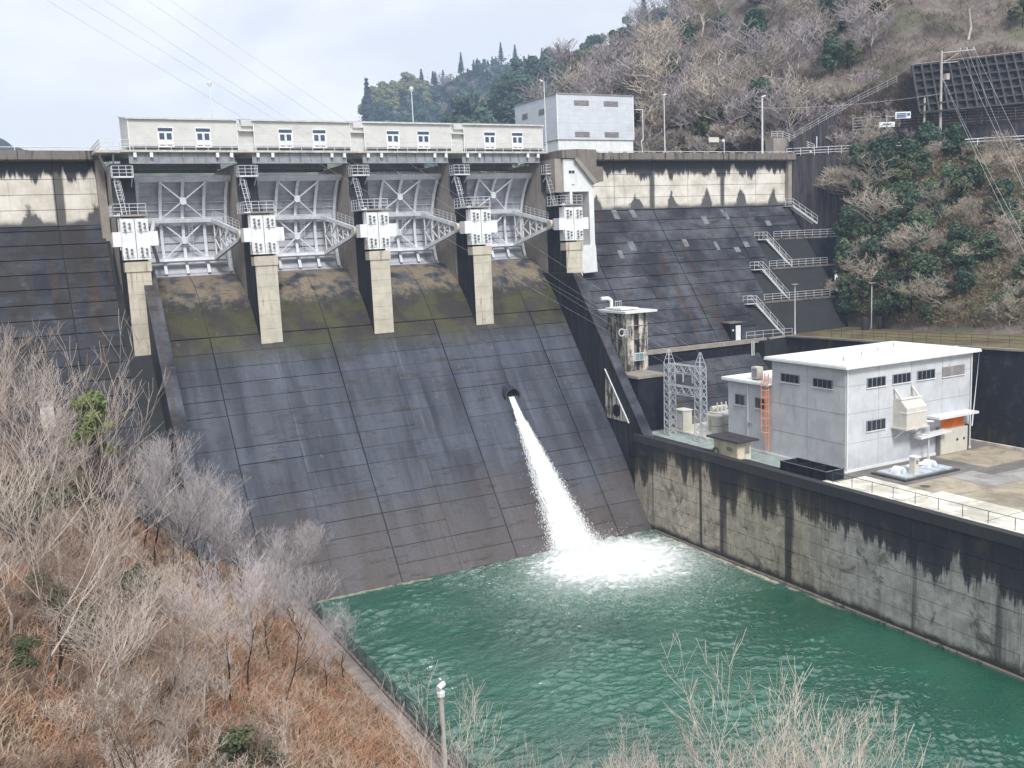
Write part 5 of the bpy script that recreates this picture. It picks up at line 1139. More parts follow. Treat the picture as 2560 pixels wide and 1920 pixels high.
# ------------------------------------------------------------------ left bank
def hL(x,y):
    k = min(14.0,max(0.0,28-y)*2.0)
    k *= min(1.0,max(0.0,(x-5)/5)); h = 2.05+0.62*max(0.0,19.6+k-x)
    if x < 19.2+k: h += 0.9*nz(x,y,0.12,3)*min(1,(19.2+k-x)/3)+0.35*nz(x,y,0.45,5)*min(1,(19.2+k-x)/3)
    return h
mb = MB(); gxs = np.concatenate([np.linspace(-60,-6,24)[:-1],np.linspace(-6,20.0,50),np.linspace(20.6,46,40)]); gys = np.linspace(-25,112,150)
vs = [(x,y,(hL(x,y) if (x < 20.3 or y < 27) else -2.0) if hL(x,y) > 2.06 or x < 20.3 else -2.0) for y in gys for x in gxs]
W_ = len(gxs); fs = [(j*W_+i,j*W_+i+1,(j+1)*W_+i+1,(j+1)*W_+i) for j in range(len(gys)-1) for i in range(W_-1)]
mb.add(vs,fs); struct(mb.build('bank_ground',X['g_left'],smooth=True))
struct(MB().box(19.85,26,1.2,21.05,83.2,2.12).build('river_path',X['path']))
o = MB().box(20.95,26,-2,21.35,84.5,2.32).build('bank_wall',X['parapet']); tag(o,'low concrete wall edging the left river bank path','bank wall')
railing([(21.15,83,2.32),(21.15,28,2.32)],1.15,X['iron'],'bank_fence','dark wire mesh fence along the left river bank',sp=2.0,r=0.035,rails=(1.0,0.85,0.7,0.55,0.4,0.25,0.1),cat='fence')
r = thing('camera_pole','grey concrete pole with a white camera head at the water edge','pole',(20.2,49,2.1))
MB().tube((20.2,49,2.0),(20.2,49,7.2),0.17,0.14,10).build('pole',X['tan'],r); MB().tube((20.2,49,7.2),(20.2,49,7.45),0.24,0.24,10).build('collar',X['white'],r)
MB().tube((20.2,49,7.45),(20.2,49,7.6),0.1,0.1,8).tube((20.0,48.9,7.75),(20.45,49.1,7.85),0.17,0.17,8).build('camera_head',X['white'],r); MB().box(19.95,48.85,4.9,20.05,49.1,5.5).build('junction_box',X['iron'],r)
r = thing('gallery_hut','small white gallery hut on the dark dam slope behind the left trees','hut',(3.1,101,17.5))
MB().box(2.55,99.9,17.4,3.7,104,19.5).build('wall',X['white_wall'],r); MB().box(2.45,99.75,19.5,3.8,104.2,19.62).build('roof_slab',X['louver'],r); MB().box(2.85,99.87,17.45,3.4,99.92,19.1).build('door',X['cream'],r)

# ------------------------------------------------------------------ plants
def twigmat(name,col,var=0.25):
    m, nt = newmat(name); n = nt.noise(2.5,3,0.6); r = nt.rnd(); c = nt.mix(n,tuple(a*(1-var) for a in col),tuple(a*(1+var) for a in col)); c = nt.scale(c,nt.add(0.75,nt.mul(r,0.5)))
    nt.put(nt.b.inputs['Base Color'],c); nt.b.inputs['Roughness'].default_value = 0.85; nt.b.inputs['Specular IOR Level'].default_value = 0.15; return m
def leafmat(name,c0,c1,c2):
    m, nt = newmat(name); n = nt.noise(1.1,4,0.6); n2 = nt.noise(7,2,0.5); r = nt.rnd(); c = nt.mix(nt.step(n,0.35,0.65),c0,c1); c = nt.mix(nt.mul(nt.step(n2,0.5,0.7),0.6),c,c2); c = nt.scale(c,nt.add(0.7,nt.mul(r,0.6)))
    nt.put(nt.b.inputs['Base Color'],c); nt.b.inputs['Roughness'].default_value = 0.6; nt.b.inputs['Specular IOR Level'].default_value = 0.3; return m
X['bark_d'] = twigmat('dark_bark',(0.035,0.029,0.026)); X['bark_g'] = twigmat('grey_bark',(0.16,0.145,0.135)); X['bark_p'] = twigmat('pale_bark',(0.50,0.455,0.41))
X['twig_s'] = twigmat('silver_twig',(0.46,0.42,0.425)); X['twig_p'] = twigmat('pale_twig',(0.50,0.43,0.385)); X['twig_m'] = twigmat('mauve_twig',(0.34,0.30,0.305)); X['twig_b'] = twigmat('brown_twig',(0.25,0.185,0.145)); X['twig_t'] = twigmat('tan_twig',(0.40,0.35,0.29))
X['leaf_d'] = leafmat('dark_evergreen_leaf',(0.030,0.068,0.048),(0.068,0.120,0.072),(0.135,0.195,0.105)); X['leaf_y'] = leafmat('bamboo_leaf',(0.14,0.16,0.04),(0.24,0.24,0.08),(0.30,0.30,0.14))
X['leaf_g'] = leafmat('bright_leaf',(0.13,0.19,0.045),(0.24,0.30,0.075),(0.34,0.38,0.13)); X['needle'] = leafmat('conifer_needle',(0.018,0.040,0.034),(0.035,0.062,0.048),(0.05,0.08,0.055)); X['leaf_o'] = leafmat('olive_leaf',(0.065,0.085,0.042),(0.120,0.140,0.070),(0.19,0.195,0.10))
def bare_tree(seed,H,levels=4,spread=0.8,trunk_frac=0.35,r0=None,twig=0.02,kids=(3,3,4,5),wob=0.22,lean=(0,0),up=0.12,stems=1,tl=0,lr=(0.5,0.78)):
    rd = random.Random(seed); tv, cv = MB(), MB(); r0 = r0 or H*0.016
    def grow(p,d,L,r,lv):
        nseg = 4 if lv == 0 else (3 if lv < levels-1 else 2)
        mb = tv if lv <= tl else cv; pts = [p]
        for s in range(nseg):
            d = (d+Vector((rd.gauss(0,wob),rd.gauss(0,wob),rd.gauss(0,wob*0.6)+up))).normalized(); q = pts[-1]+d*(L/nseg); ra = r*(1-0.55*s/nseg); rb = r*(1-0.55*(s+1)/nseg)
            mb.tube(pts[-1],q,max(ra,twig),max(rb,twig),5 if lv == 0 else 3,cap=False); pts.append(q)
            if lv < levels and (s >= 1 or lv > 0):
                nk = kids[min(lv,len(kids)-1)]
                for k in range(nk if s == nseg-1 else max(1,nk-2)):
                    az = rd.uniform(0,6.283); v = Vector((math.cos(az),math.sin(az),rd.uniform(-0.1,0.55))); nd = (d*(1.0-0.45*spread)+v*spread).normalized()
                    grow(q,nd,L*rd.uniform(*lr),rb*0.72,lv+1)
        return pts
    for s in range(stems):
        d = Vector((lean[0]+rd.gauss(0,0.10*stems),lean[1]+rd.gauss(0,0.10*stems),1)).normalized(); grow(Vector((rd.gauss(0,0.15*(stems-1)),rd.gauss(0,0.15*(stems-1)),-0.3)),d,H*trunk_frac*1.2,r0,0)
    return tv, cv
def tomesh(mb,name,mats):
    me = bpy.data.meshes.new(name); me.from_pydata([tuple(v) for v in mb.v],[],mb.f)
    for m in (mats if isinstance(mats,list) else [mats]): me.materials.append(m)
    if isinstance(mats,list): me.polygons.foreach_set('material_index',mb.mi)
    me.update(); return me
def norm_h(tv,cv,H):
    top = max(v[2] for v in cv.v); k = H/top
    for mb in (tv,cv): mb.v = [(v[0]*k,v[1]*k,v[2]*k) for v in mb.v]
def leaf_cloud(seed,blobs,n,size,flat=0.3):
    rg = np.random.default_rng(seed); C = []; Nn = []
    for (bx,by,bz,rx,rz) in blobs:
        u = rg.normal(size=(n,3)); u /= np.linalg.norm(u,axis=1,keepdims=True); rr = rg.uniform(0.55,1.05,(n,1))**0.6
        C.append(u*rr*np.array([rx,rx,rz])+np.array([bx,by,bz])); Nn.append(u+rg.normal(0,0.55,(n,3)))
    C = np.concatenate(C); Nn = np.concatenate(Nn); Nn /= np.linalg.norm(Nn,axis=1,keepdims=True)
    a = np.cross(Nn,rg.normal(size=C.shape)); a /= np.linalg.norm(a,axis=1,keepdims=True); b = np.cross(Nn,a); s = size*rg.uniform(0.6,1.4,(len(C),1))
    V = np.concatenate([C-a*s,C-b*s*0.55,C+a*s,C+b*s*0.55]); k = len(C); I = np.arange(k); return V, np.stack([I,I+k,I+2*k,I+3*k],-1)
def ever_tree(seed,H,W,nb=16,n=150,size=0.3,fmin=0.30):
    rd = random.Random(seed); blobs = []
    for i in range(nb):
        f = rd.uniform(fmin,0.95); rr = W*math.sqrt(max(0.05,1-((f-0.55)/0.5)**2))*rd.uniform(0.2,0.75); az = rd.uniform(0,6.283); s = W*rd.uniform(0.30,0.5); blobs.append((rr*math.cos(az),rr*math.sin(az),H*f,s,s*0.75))
    tv = MB(); tv.tube((0,0,-0.3),(0,0,H*0.55),H*0.022,H*0.012,6)
    for bl in blobs[:9]: tv.tube((0,0,H*rd.uniform(0.2,0.45)),(bl[0]*0.8,bl[1]*0.8,bl[2]),H*0.009,0.03,4)
    return tv, leaf_cloud(seed,blobs,n,size)
def conifer(seed,H,W,n=2600,size=0.4):
    rg = np.random.default_rng(seed); f = rg.uniform(0.05,1,n)**0.8; tier = np.round(f*11)/11; f = 0.4*tier+0.6*f; rr = W*(1.03-f)*rg.uniform(0.25,1,n)**0.6; az = rg.uniform(0,6.283,n)
    rr *= 0.8+0.3*np.sin(az*5+tier*40); C = np.stack([rr*np.cos(az),rr*np.sin(az),H*(0.10+0.9*f)-rr*0.28],-1); Nn = np.stack([np.cos(az)*0.4,np.sin(az)*0.4,np.ones(n)],-1)+rg.normal(0,0.4,(n,3)); Nn /= np.linalg.norm(Nn,axis=1,keepdims=True)
    a = np.cross(Nn,rg.normal(size=C.shape)); a /= np.linalg.norm(a,axis=1,keepdims=True); b = np.cross(Nn,a); s = size*rg.uniform(0.6,1.3,(n,1)); V = np.concatenate([C-a*s,C-b*s*0.5,C+a*s,C+b*s*0.5]); I = np.arange(n)
    tv = MB(); tv.tube((0,0,-0.3),(0,0,H*0.97),H*0.016,0.03,6); return tv, (V,np.stack([I,I+n,I+2*n,I+3*n],-1))
def place(name,label,cat,tm,cm,loc,rz,sc,group,tilt=(0,0)):
    t = bpy.data.objects.new(name,None); COL.objects.link(t); t.location = loc; t.rotation_euler = (tilt[0],tilt[1],rz); t.scale = (sc,sc,sc); t.empty_display_size = 0.3; tag(t,label,cat,group)
    a = bpy.data.objects.new('trunk',tm); COL.objects.link(a); a.parent = t; b = bpy.data.objects.new('crown',cm); COL.objects.link(b); b.parent = t; return t
# mesh kinds
def bare_kind(seeds,H,tm,cm,**kw):
    out = []
    for s in seeds:
        tv, cv = bare_tree(s,H,**kw); norm_h(tv,cv,H); out.append((tomesh(tv,'bare_trunk',X[tm]),tomesh(cv,'bare_crown',X[cm])))
    return out
def ever_kind(seeds,H,W,leaf,tm='bark_d',**kw):
    out = []
    for s in seeds: tv, (V,F) = ever_tree(s,H,W,**kw); out.append((tomesh(tv,'leafy_trunk',X[tm]),np_mesh('leafy_crown',V,F,X[leaf])))
    return out
K_hill = bare_kind((1,2,3,4),9,'bark_g','twig_m',levels=3,spread=0.85,kids=(3,4,4),twig=0.028,wob=0.26,trunk_frac=0.34)
K_hilp = bare_kind((7,8),10,'bark_p','twig_t',levels=3,spread=0.9,kids=(3,4,4),twig=0.030,wob=0.30,trunk_frac=0.30)
K_shrub = bare_kind((11,12,13),3.2,'twig_b','twig_t',levels=2,spread=0.9,kids=(4,5),twig=0.022,wob=0.3,trunk_frac=0.35,stems=6,r0=0.035)
K_shrm = bare_kind((14,15),3.0,'twig_b','twig_m',levels=2,spread=0.9,kids=(4,5),twig=0.024,wob=0.3,trunk_frac=0.35,stems=6,r0=0.035)
K_lsh = bare_kind((16,17,18),2.8,'bark_g','twig_b',levels=3,spread=0.75,kids=(3,3,3),twig=0.009,wob=0.25,trunk_frac=0.35,stems=4,r0=0.03)+bare_kind((19,20),2.6,'bark_g','twig_p',levels=3,spread=0.75,kids=(3,3,3),twig=0.009,wob=0.25,trunk_frac=0.35,stems=4,r0=0.03)
K_bank = bare_kind((34,35,36),5.0,'bark_p','twig_t',levels=4,spread=0.85,kids=(3,3,3,3),twig=0.013,wob=0.28,trunk_frac=0.30,r0=0.06)
K_ever = ever_kind((21,22,23),7.5,3.0,'leaf_d',n=170,size=0.26); X['leaf_m'] = leafmat('mid_evergreen_leaf',(0.050,0.090,0.055),(0.105,0.150,0.080),(0.19,0.235,0.125)); K_bush = ever_kind((24,),3.2,1.8,'leaf_d',nb=13,n=150,size=0.17)+ever_kind((25,26),3.2,1.8,'leaf_m',nb=15,n=140,size=0.16); K_olive = ever_kind((27,28),4.2,2.0,'leaf_o',nb=11,n=130,size=0.2)
K_clump = bare_kind((31,32,33),9.5,'bark_d','twig_s',levels=4,spread=0.60,kids=(3,4,4,3),twig=0.0115,wob=0.16,up=0.14,trunk_frac=0.85,r0=0.15,tl=1,lr=(0.46,0.66))
K_left = bare_kind((41,),9.0,'bark_d','twig_b',levels=4,spread=0.70,kids=(2,3,3,3),twig=0.0085,wob=0.20,up=0.07,trunk_frac=0.34,r0=0.11,tl=1,lr=(0.55,0.86))+bare_kind((42,43),9.0,'bark_p','twig_p',levels=4,spread=0.70,kids=(2,3,3,3),twig=0.0085,wob=0.20,up=0.07,trunk_frac=0.34,r0=0.11,tl=1,lr=(0.55,0.86))
K_front = bare_kind((51,52,53),11,'bark_g','twig_p',levels=4,spread=0.55,kids=(3,3,3,3),twig=0.0075,wob=0.18,up=0.18,trunk_frac=0.42,r0=0.075)
rd = random.Random(77)
def ruz(): return rd.uniform(0,6.283)
# --- left bank: clump of silver trees by the spillway foot
CL = [(8.5,82.4,8.6,'farthest left in the clump by the spillway'),(8.7,76.7,10.6,'tallest in the clump by the spillway foot'),(10.1,79.0,10.0,'behind the tallest tree in the clump'),(9.7,71.0,10.0,'at the near left of the clump'),(12.2,75.8,8.8,'in the middle of the clump'),(12.7,72.4,8.6,'on the near side of the clump'),(15.2,77.5,8.0,'right of centre in the clump'),(16.6,73.6,7.4,'near the river side of the clump'),(18.6,78.0,7.6,'at the river end of the clump'),(19.4,80.5,6.0,'closest to the spillway toe at the water'),(14.3,81.2,8.2,'at the back of the clump against the dark slope'),(18.0,69.4,6.6,'between the clump and the river fence')]
for i, (x,y,h,t) in enumerate(CL):
    tm, cm = K_clump[i%3]; place('bare_tree','bare silver-grey tree with dark trunk, '+t,'tree',tm,cm,(x,y,hL(x,y)-0.1),ruz(),h*1.13/9.5,'silver trees clumped beside the spillway',(rd.gauss(0,0.04),rd.gauss(0,0.06)))
MIDT = [(8.7,50.3,8.4,'left one of the two upright trees in the lower left'),(10.2,52.9,8.2,'right one of the two upright trees in the lower left'),(12.6,54.9,7.8,'forked, on the orange bank right of the upright pair'),(16.7,60.3,5.6,'leaning towards the river fence'),(19.0,63.8,6.4,'beside the river path at the fence'),(10.6,46.5,5.0,'low and twiggy at the bottom of the orange bank'),(14.0,64.5,6.8,'in front of the clump on the orange bank')]
for i, (x,y,h,t) in enumerate(MIDT):
    tm, cm = (K_clump if i != 5 else K_left)[i%3]; place('bare_tree','bare dark-stemmed tree '+t,'tree',tm,cm,(x,y,hL(x,y)-0.1),ruz(),h/9.5,'trees on the orange left bank',(rd.gauss(0,0.05),rd.gauss(0,0.06)))
LT = [(0.4,47.5,8.0),(3.4,48.6,7.2),(3.2,62.4,8.0),(0.3,67,10),(1.8,40.5,7.5),(-1.3,89.3,14),(0.8,103,11),(4.4,98,8),(-2.5,58,9),(-1.5,75,11),(2.4,80,9.5),(5.6,58,7.5),(5.8,67.5,7.5),(5.0,41,6.0),(-2.2,44,8.5),(2.6,35,6.5),(-4,82,13),(-4,66,11),(4.6,88,8.5),(6.6,47,6.5),(-1.2,52.5,9),(0.0,60,16.5),(-0.4,44,13.5),(2.0,44.5,7.5),(4.8,46.5,6.2),(6.2,52.5,6.8),(7.0,56.5,6.4),(4.0,54.5,8.0),(1.6,64.5,9.5),(7.4,60.5,6.6),(3.0,72,9.0),(0.9,86,13),(2.2,94,11.5)]
LD = ['at the left edge low in the picture','leaning right at the lower left','behind the leaning pale trees','at the left edge half way up','near the bottom left corner','tall at the left edge before the dark dam face','high on the left against the dam face','beside the dark dam slope on the left','deep in the left thicket','rising behind the white slab','between the white slab and the silver clump','in the middle of the left thicket','just left of the silver clump','by the green bush at the bottom','lowest at the left edge','at the very bottom left','behind the thicket at the left edge','tall in the left thicket','left of the bright green tree','above the bottom green bush','left of the leaning pale trees','tallest at the left edge','tall and close at the left edge','low between the two leftmost leaning trees','above the bottom bush, second from the left','right of the upright pair, slender','slender on the upper orange bank','in the heart of the left thicket','behind the heart of the left thicket','close to the near end of the silver clump','below the white gallery hut','tall before the white gallery hut','tall against the dam face right of the hut']
for i, ((x,y,h),t) in enumerate(zip(LT,LD)):
    tm, cm = K_left[i%3] if h < 12 else K_front[i%3]; place('bare_tree','bare pale-branched tree '+t,'tree',tm,cm,(x,y,hL(x,y)-0.15),ruz(),h/(9.0 if h < 12 else 11.0),'pale bare trees of the left bank',(rd.gauss(0,0.06),0.12+rd.gauss(0,0.08)))
tm, cm = ever_kind((61,),12.5,2.0,'leaf_g',nb=26,n=150,size=0.17,fmin=0.55)[0]; place('leafy_tree','bright yellow-green leafy tree on the left bank before the dam face','tree',tm,cm,(6.0,84.0,hL(6,84)-0.2),0.5,1.0,None)
K_lb = ever_kind((62,63),2.6,1.7,'leaf_o',nb=9,n=220,size=0.10)
for (x,y,s,t) in ((7.6,42.0,0.95,'green leafy bush at the bottom of the orange bank'),(8.9,43.5,0.7,'smaller green bush right of the big one at the bottom'),(-0.6,48.5,0.6,'dark green bush at the left edge of the thicket'),(1.2,80,1.5,'olive bush below the white slab'),(3.6,82.5,1.6,'olive bush beside the bright green tree'),(-0.8,70,1.6,'olive bush at the left edge half way down'),(2.2,54,0.9,'low olive bush under the leaning pale trees'),(5.2,63,1.0,'low olive bush left of the silver clump'),(0.6,58,0.9,'small olive bush deep in the left thicket'),(6.8,68.5,0.8,'small olive bush at the foot of the silver clump')):
    tm, cm = K_lb[0 if s > 0.9 else 1]; place('leafy_bush',t,'bush',tm,cm,(x,y,hL(x,y)-0.1),ruz(),s,'green bushes of the left bank')
for i in range(110):
    x = rd.uniform(-4,8.5); y = rd.uniform(36,98)
    tm, cm = K_lsh[i%5]; place('bare_shrub','bare tan shrub on the left bank '+('near the silver clump' if y > 66 else ('under the pale trees' if x < 4 else ('on the orange bank by the upright pair' if y > 48 else 'at the bottom'))),'shrub',tm,cm,(x,y,hL(x,y)-0.1),ruz(),rd.uniform(0.5,1.0),'bare shrubs of the left bank')
FT = [(9.7,22,21.4,'beside the camera pole'),(11.1,22.5,19.6,'right of the camera pole tree, shorter'),(12.8,22,19.2,'left of bottom centre'),(14.7,22,18.1,'with fine tips low at the bottom'),(16.7,22,18.4,'at the bottom centre'),(19.0,22,17.2,'just left of the highest crown'),(20.8,22,19.0,'with the highest crown at the bottom'),(23.8,22,17.8,'second highest, right of the highest crown'),(22.3,21.5,17.4,'between the two highest crowns'),(28.3,22,14.2,'low towards the bottom right'),(31.2,22,12.6,'nearest the bottom right corner'),(13.8,24,16.9,'behind the tips left of bottom centre'),(17.8,20.5,18.8,'in front of bottom centre'),(10.4,24.5,18.2,'behind the camera pole tree')]
for i, (x,y,zt,t) in enumerate(FT):
    tm, cm = K_front[i%3]; g_ = hL(x,y); place('bare_tree','bare pale-twigged foreground tree '+t,'tree',tm,cm,(x,y,g_-0.1),ruz(),(zt-g_)/11,'foreground tree tops before the river',(rd.gauss(0,0.02),rd.gauss(0,0.02)))
# undergrowth of dry grass and bracken, one mass
def tufts(name,label,n,sampler,hmin,hmax,mat,wid=0.03,seed=1):
    rg = np.random.default_rng(seed); B = np.array([sampler(rg) for _ in range(n)]); m = 5
    B = np.repeat(B,m,0)+np.concatenate([rg.normal(0,0.16,(n*m,2)),np.zeros((n*m,1))],1); h = rg.uniform(hmin,hmax,(n*m,1)); d = rg.normal(0,0.85,(n*m,2)); a = rg.uniform(0,6.283,n*m); w = wid*rg.uniform(0.6,1.6,(n*m,1))
    s = np.stack([np.cos(a),np.sin(a),np.zeros(n*m)],-1)*w; mid = B+np.concatenate([d*h*0.5,h*0.62],1); tip = B+np.concatenate([d*h*1.15,h*0.9],1)
    V = np.concatenate([B-s,B+s,mid-s*0.8,mid+s*0.8,tip]); k = n*m; I = np.arange(k); F = np.concatenate([np.stack([I,I+k,I+3*k],-1),np.stack([I,I+3*k,I+2*k],-1),np.stack([I+2*k,I+3*k,I+4*k],-1)])
    o = link(name,np_mesh(name,V,F,mat)); return tag(o,label,'undergrowth',kind='stuff')
def mat_dry(name,cs,sc=0.25):
    m, nt = newmat(name); n = nt.noise(sc,4,0.6); n2 = nt.noise(sc*2.7,4,0.65); n3 = nt.noise(9,2,0.5); c = nt.mix(nt.step(n,0.40,0.60),cs[0],cs[1]); c = nt.mix(nt.step(n2,0.54,0.66),c,cs[2]); c = nt.mix(nt.mul(nt.step(n3,0.5,0.7),0.7),c,cs[3]); nt.put(nt.b.inputs['Base Color'],c); nt.b.inputs['Roughness'].default_value = 0.9; nt.b.inputs['Specular IOR Level'].default_value = 0.1; return m
def s_left(rg):
    while True:
        x, y = rg.uniform(-6,19.7), rg.uniform(33,100)
        if y < 40 or rg.random() < 1.4-y/90: return (x,y,hL(x,y)-0.05)
tufts('dry_grass','orange-brown dry grass and bracken covering the left bank',21000,s_left,0.25,0.85,mat_dry('dry_bracken',((0.37,0.195,0.115),(0.41,0.30,0.225),(0.20,0.175,0.10),(0.53,0.41,0.30)),0.33),0.022)
def s_hi(rg): 
    p = S_hi(rg.uniform(1.5,7.9),rg.choice([rg.uniform(0.05,1.0),rg.uniform(1.0,1.9)])); return tuple(p)
tufts('hillside_brush','mauve-brown dead brush covering the hillside above the road',16000,s_hi,0.4,1.3,mat_dry('mauve_brush',((0.165,0.115,0.105),(0.21,0.165,0.14),(0.12,0.12,0.07),(0.30,0.25,0.225))),0.03,seed=2)
def s_lo(rg): return tuple(S_lo(rg.uniform(0,6.5),rg.uniform(0.02,0.97)))
tufts('bank_brush','tan and rust dead brush covering the bank below the road',10000,s_lo,0.4,1.2,mat_dry('tan_brush',((0.26,0.175,0.115),(0.22,0.14,0.105),(0.10,0.12,0.06),(0.40,0.32,0.23))),0.03,seed=3)
# --- hillside above the road
def vhi(v): return ', high up' if v > 1.55 else (', half way up' if v > 1.2 else ', low on the slope')
def zone(u): return 'directly behind the big pale building' if u < 2.6 else ('above the crest lamp posts' if u < 4.3 else ('above the climbing railing' if u < 5.8 else 'above the concrete grid wall'))
for i in range(260):
    u = rd.uniform(0.1,7.9); v = 1.0+rd.random()**1.15*0.98 if rd.random() < 0.80 else rd.uniform(0.10,0.98)
    if u > 4.6 and v < 1.06: continue
    p = S_hi(u,v); k = rd.random(); s = rd.uniform(0.8,1.4)
    if k < 0.50: tm, cm = K_hill[i%4]; place('bare_tree','bare mauve-grey tree in the wood '+zone(u)+vhi(v),'tree',tm,cm,p-Vector((0,0,0.2)),ruz(),s,'mauve bare trees of the hillside',(rd.gauss(0,0.1),rd.gauss(0,0.1)))
    elif k < 0.70: tm, cm = K_hilp[i%2]; place('bare_tree','bare pale-limbed tree in the wood '+zone(u)+vhi(v),'tree',tm,cm,p-Vector((0,0,0.2)),ruz(),s,'pale bare trees of the hillside',(rd.gauss(0,0.12),rd.gauss(0,0.12)))
    elif k < 0.90: tm, cm = K_ever[i%3]; place('evergreen_tree','dark evergreen tree among bare trees '+zone(u)+vhi(v),'tree',tm,cm,p-Vector((0,0,0.3)),ruz(),s*0.8,'evergreens of the hillside')
    else: tm, cm = K_olive[i%2]; place('leafy_bush','olive leafy bush among the hillside trees '+zone(u),'bush',tm,cm,p,ruz(),s,'olive bushes of the hillside')
for i in range(110):
    u = rd.uniform(1.2,7.0); v = rd.uniform(0.05,1.15); 
    if u > 5.4 and v > 0.1: continue
    p = S_hi(u,v); tm, cm = (K_shrm+K_shrub)[i%5]; place('bare_shrub','bare twiggy shrub at the foot of the hillside '+zone(u),'shrub',tm,cm,p-Vector((0,0,0.1)),ruz(),rd.uniform(0.6,1.2),'shrubs at the hill foot')
# --- bank between road and terrace
def vlo(v): return ', near the road' if v > 0.66 else (', half way down' if v > 0.33 else ', near the terrace')
def zlo(u): return 'beside the abutment stairs' if u < 1.4 else ('behind the powerhouse' if u < 3.6 else 'towards the right edge')
for i in range(270):
    u = rd.uniform(0.0,6.3); v = rd.uniform(0.03,0.97); p = S_lo(u,v); k = rd.random(); s = rd.uniform(0.6,1.25)
    if k < 0.42: tm, cm = K_bush[i%3]; place('evergreen_bush','dark evergreen bush on the bank below the road '+zlo(u)+vlo(v),'bush',tm,cm,p-Vector((0,0,0.2)),ruz(),s*1.1,'evergreen bushes of the bank below the road')
    elif k < 0.60: tm, cm = K_olive[i%2]; place('leafy_bush','olive leafy bush on the bank below the road '+zlo(u)+vlo(v),'bush',tm,cm,p-Vector((0,0,0.2)),ruz(),s*0.8,'olive bushes of the bank below the road')
    elif k < 0.84: tm, cm = K_bank[i%3]; place('bare_shrub','bare tan shrub on the bank below the road '+zlo(u)+vlo(v),'shrub',tm,cm,p-Vector((0,0,0.1)),ruz(),s*0.75,'tan shrubs of the bank below the road')
    else: tm, cm = K_bank[i%3]; s *= 1.9; place('bare_tree','bare pale tree on the bank below the road '+zlo(u)+vlo(v),'tree',tm,cm,p-Vector((0,0,0.2)),ruz(),s*0.55,'pale trees of the bank below the road',(rd.gauss(0,0.15),rd.gauss(0,0.15)))
for (u,v,s,t) in ((1.7,0.80,1.0,'large dark evergreen tree overhanging the stairs, left of the pole'),(2.9,0.93,0.8,'large dark evergreen tree below the road, under the poles'),(3.4,0.92,0.75,'dark evergreen tree below the road right of the poles'),(5.2,0.9,0.8,'dark evergreen tree below the road at the right edge')):
    tm, cm = K_ever[int(u)%3]; place('evergreen_tree',t,'tree',tm,cm,S_lo(u,v)-Vector((0,0,0.4)),ruz(),s,'big evergreens of the bank')
tm, cm = K_hilp[0]; place('bare_tree','wide pale bare tree spreading over the abutment stairs','tree',tm,cm,S_lo(1.0,0.62)-Vector((0,0,0.2)),1.0,0.95,None,(0.2,-0.25))
# --- continuous canopy and thicket masses
def canopy(name,label,n,sampler,hmax,size,mat,seed,cat='woodland'):
    rg = np.random.default_rng(seed); C = np.array([sampler(rg) for _ in range(n)]); C = np.repeat(C,6,0); k = len(C)
    C = C+rg.normal(0,size*1.3,(k,3)); C[:,2] += rg.uniform(0,hmax,k); Nn = rg.normal(size=(k,3))+np.array([0,-0.3,0.9]); Nn /= np.linalg.norm(Nn,axis=1,keepdims=True)
    a = np.cross(Nn,rg.normal(size=C.shape)); a /= np.linalg.norm(a,axis=1,keepdims=True); b = np.cross(Nn,a); s = size*rg.uniform(0.5,1.3,(k,1)); I = np.arange(k)
    V = np.concatenate([C-a*s,C-b*s*0.6,C+a*s,C+b*s*0.6]); o = link(name,np_mesh(name,V,np.stack([I,I+k,I+2*k,I+3*k],-1),mat)); return tag(o,label,cat,kind='stuff')
canopy('far_woodland','continuous blue-green canopy covering the far hill',4200,lambda g: tuple(S_far(g.uniform(0,7.95),g.uniform(0.1,1.0))),5.0,1.5,mat_dry('far_canopy',((0.035,0.070,0.060),(0.060,0.085,0.055),(0.20,0.20,0.08),(0.16,0.14,0.135)),0.022),31)
canopy('middle_woodland','continuous green canopy covering the middle hill',4200,lambda g: tuple(S_mid(g.uniform(0,5.95),g.uniform(0.05,1.0))),4.0,1.1,mat_dry('middle_canopy',((0.050,0.100,0.060),(0.095,0.125,0.060),(0.20,0.20,0.075),(0.15,0.14,0.11)),0.03),32)
canopy('bank_thicket','olive and tan thicket filling the bank below the road',8500,lambda g: tuple(S_lo(g.uniform(0,6.4),g.uniform(0.02,0.97))),1.3,0.17,mat_dry('bank_thicket_leaf',((0.12,0.145,0.070),(0.22,0.195,0.105),(0.30,0.235,0.165),(0.17,0.20,0.10)),0.16),33,'undergrowth')
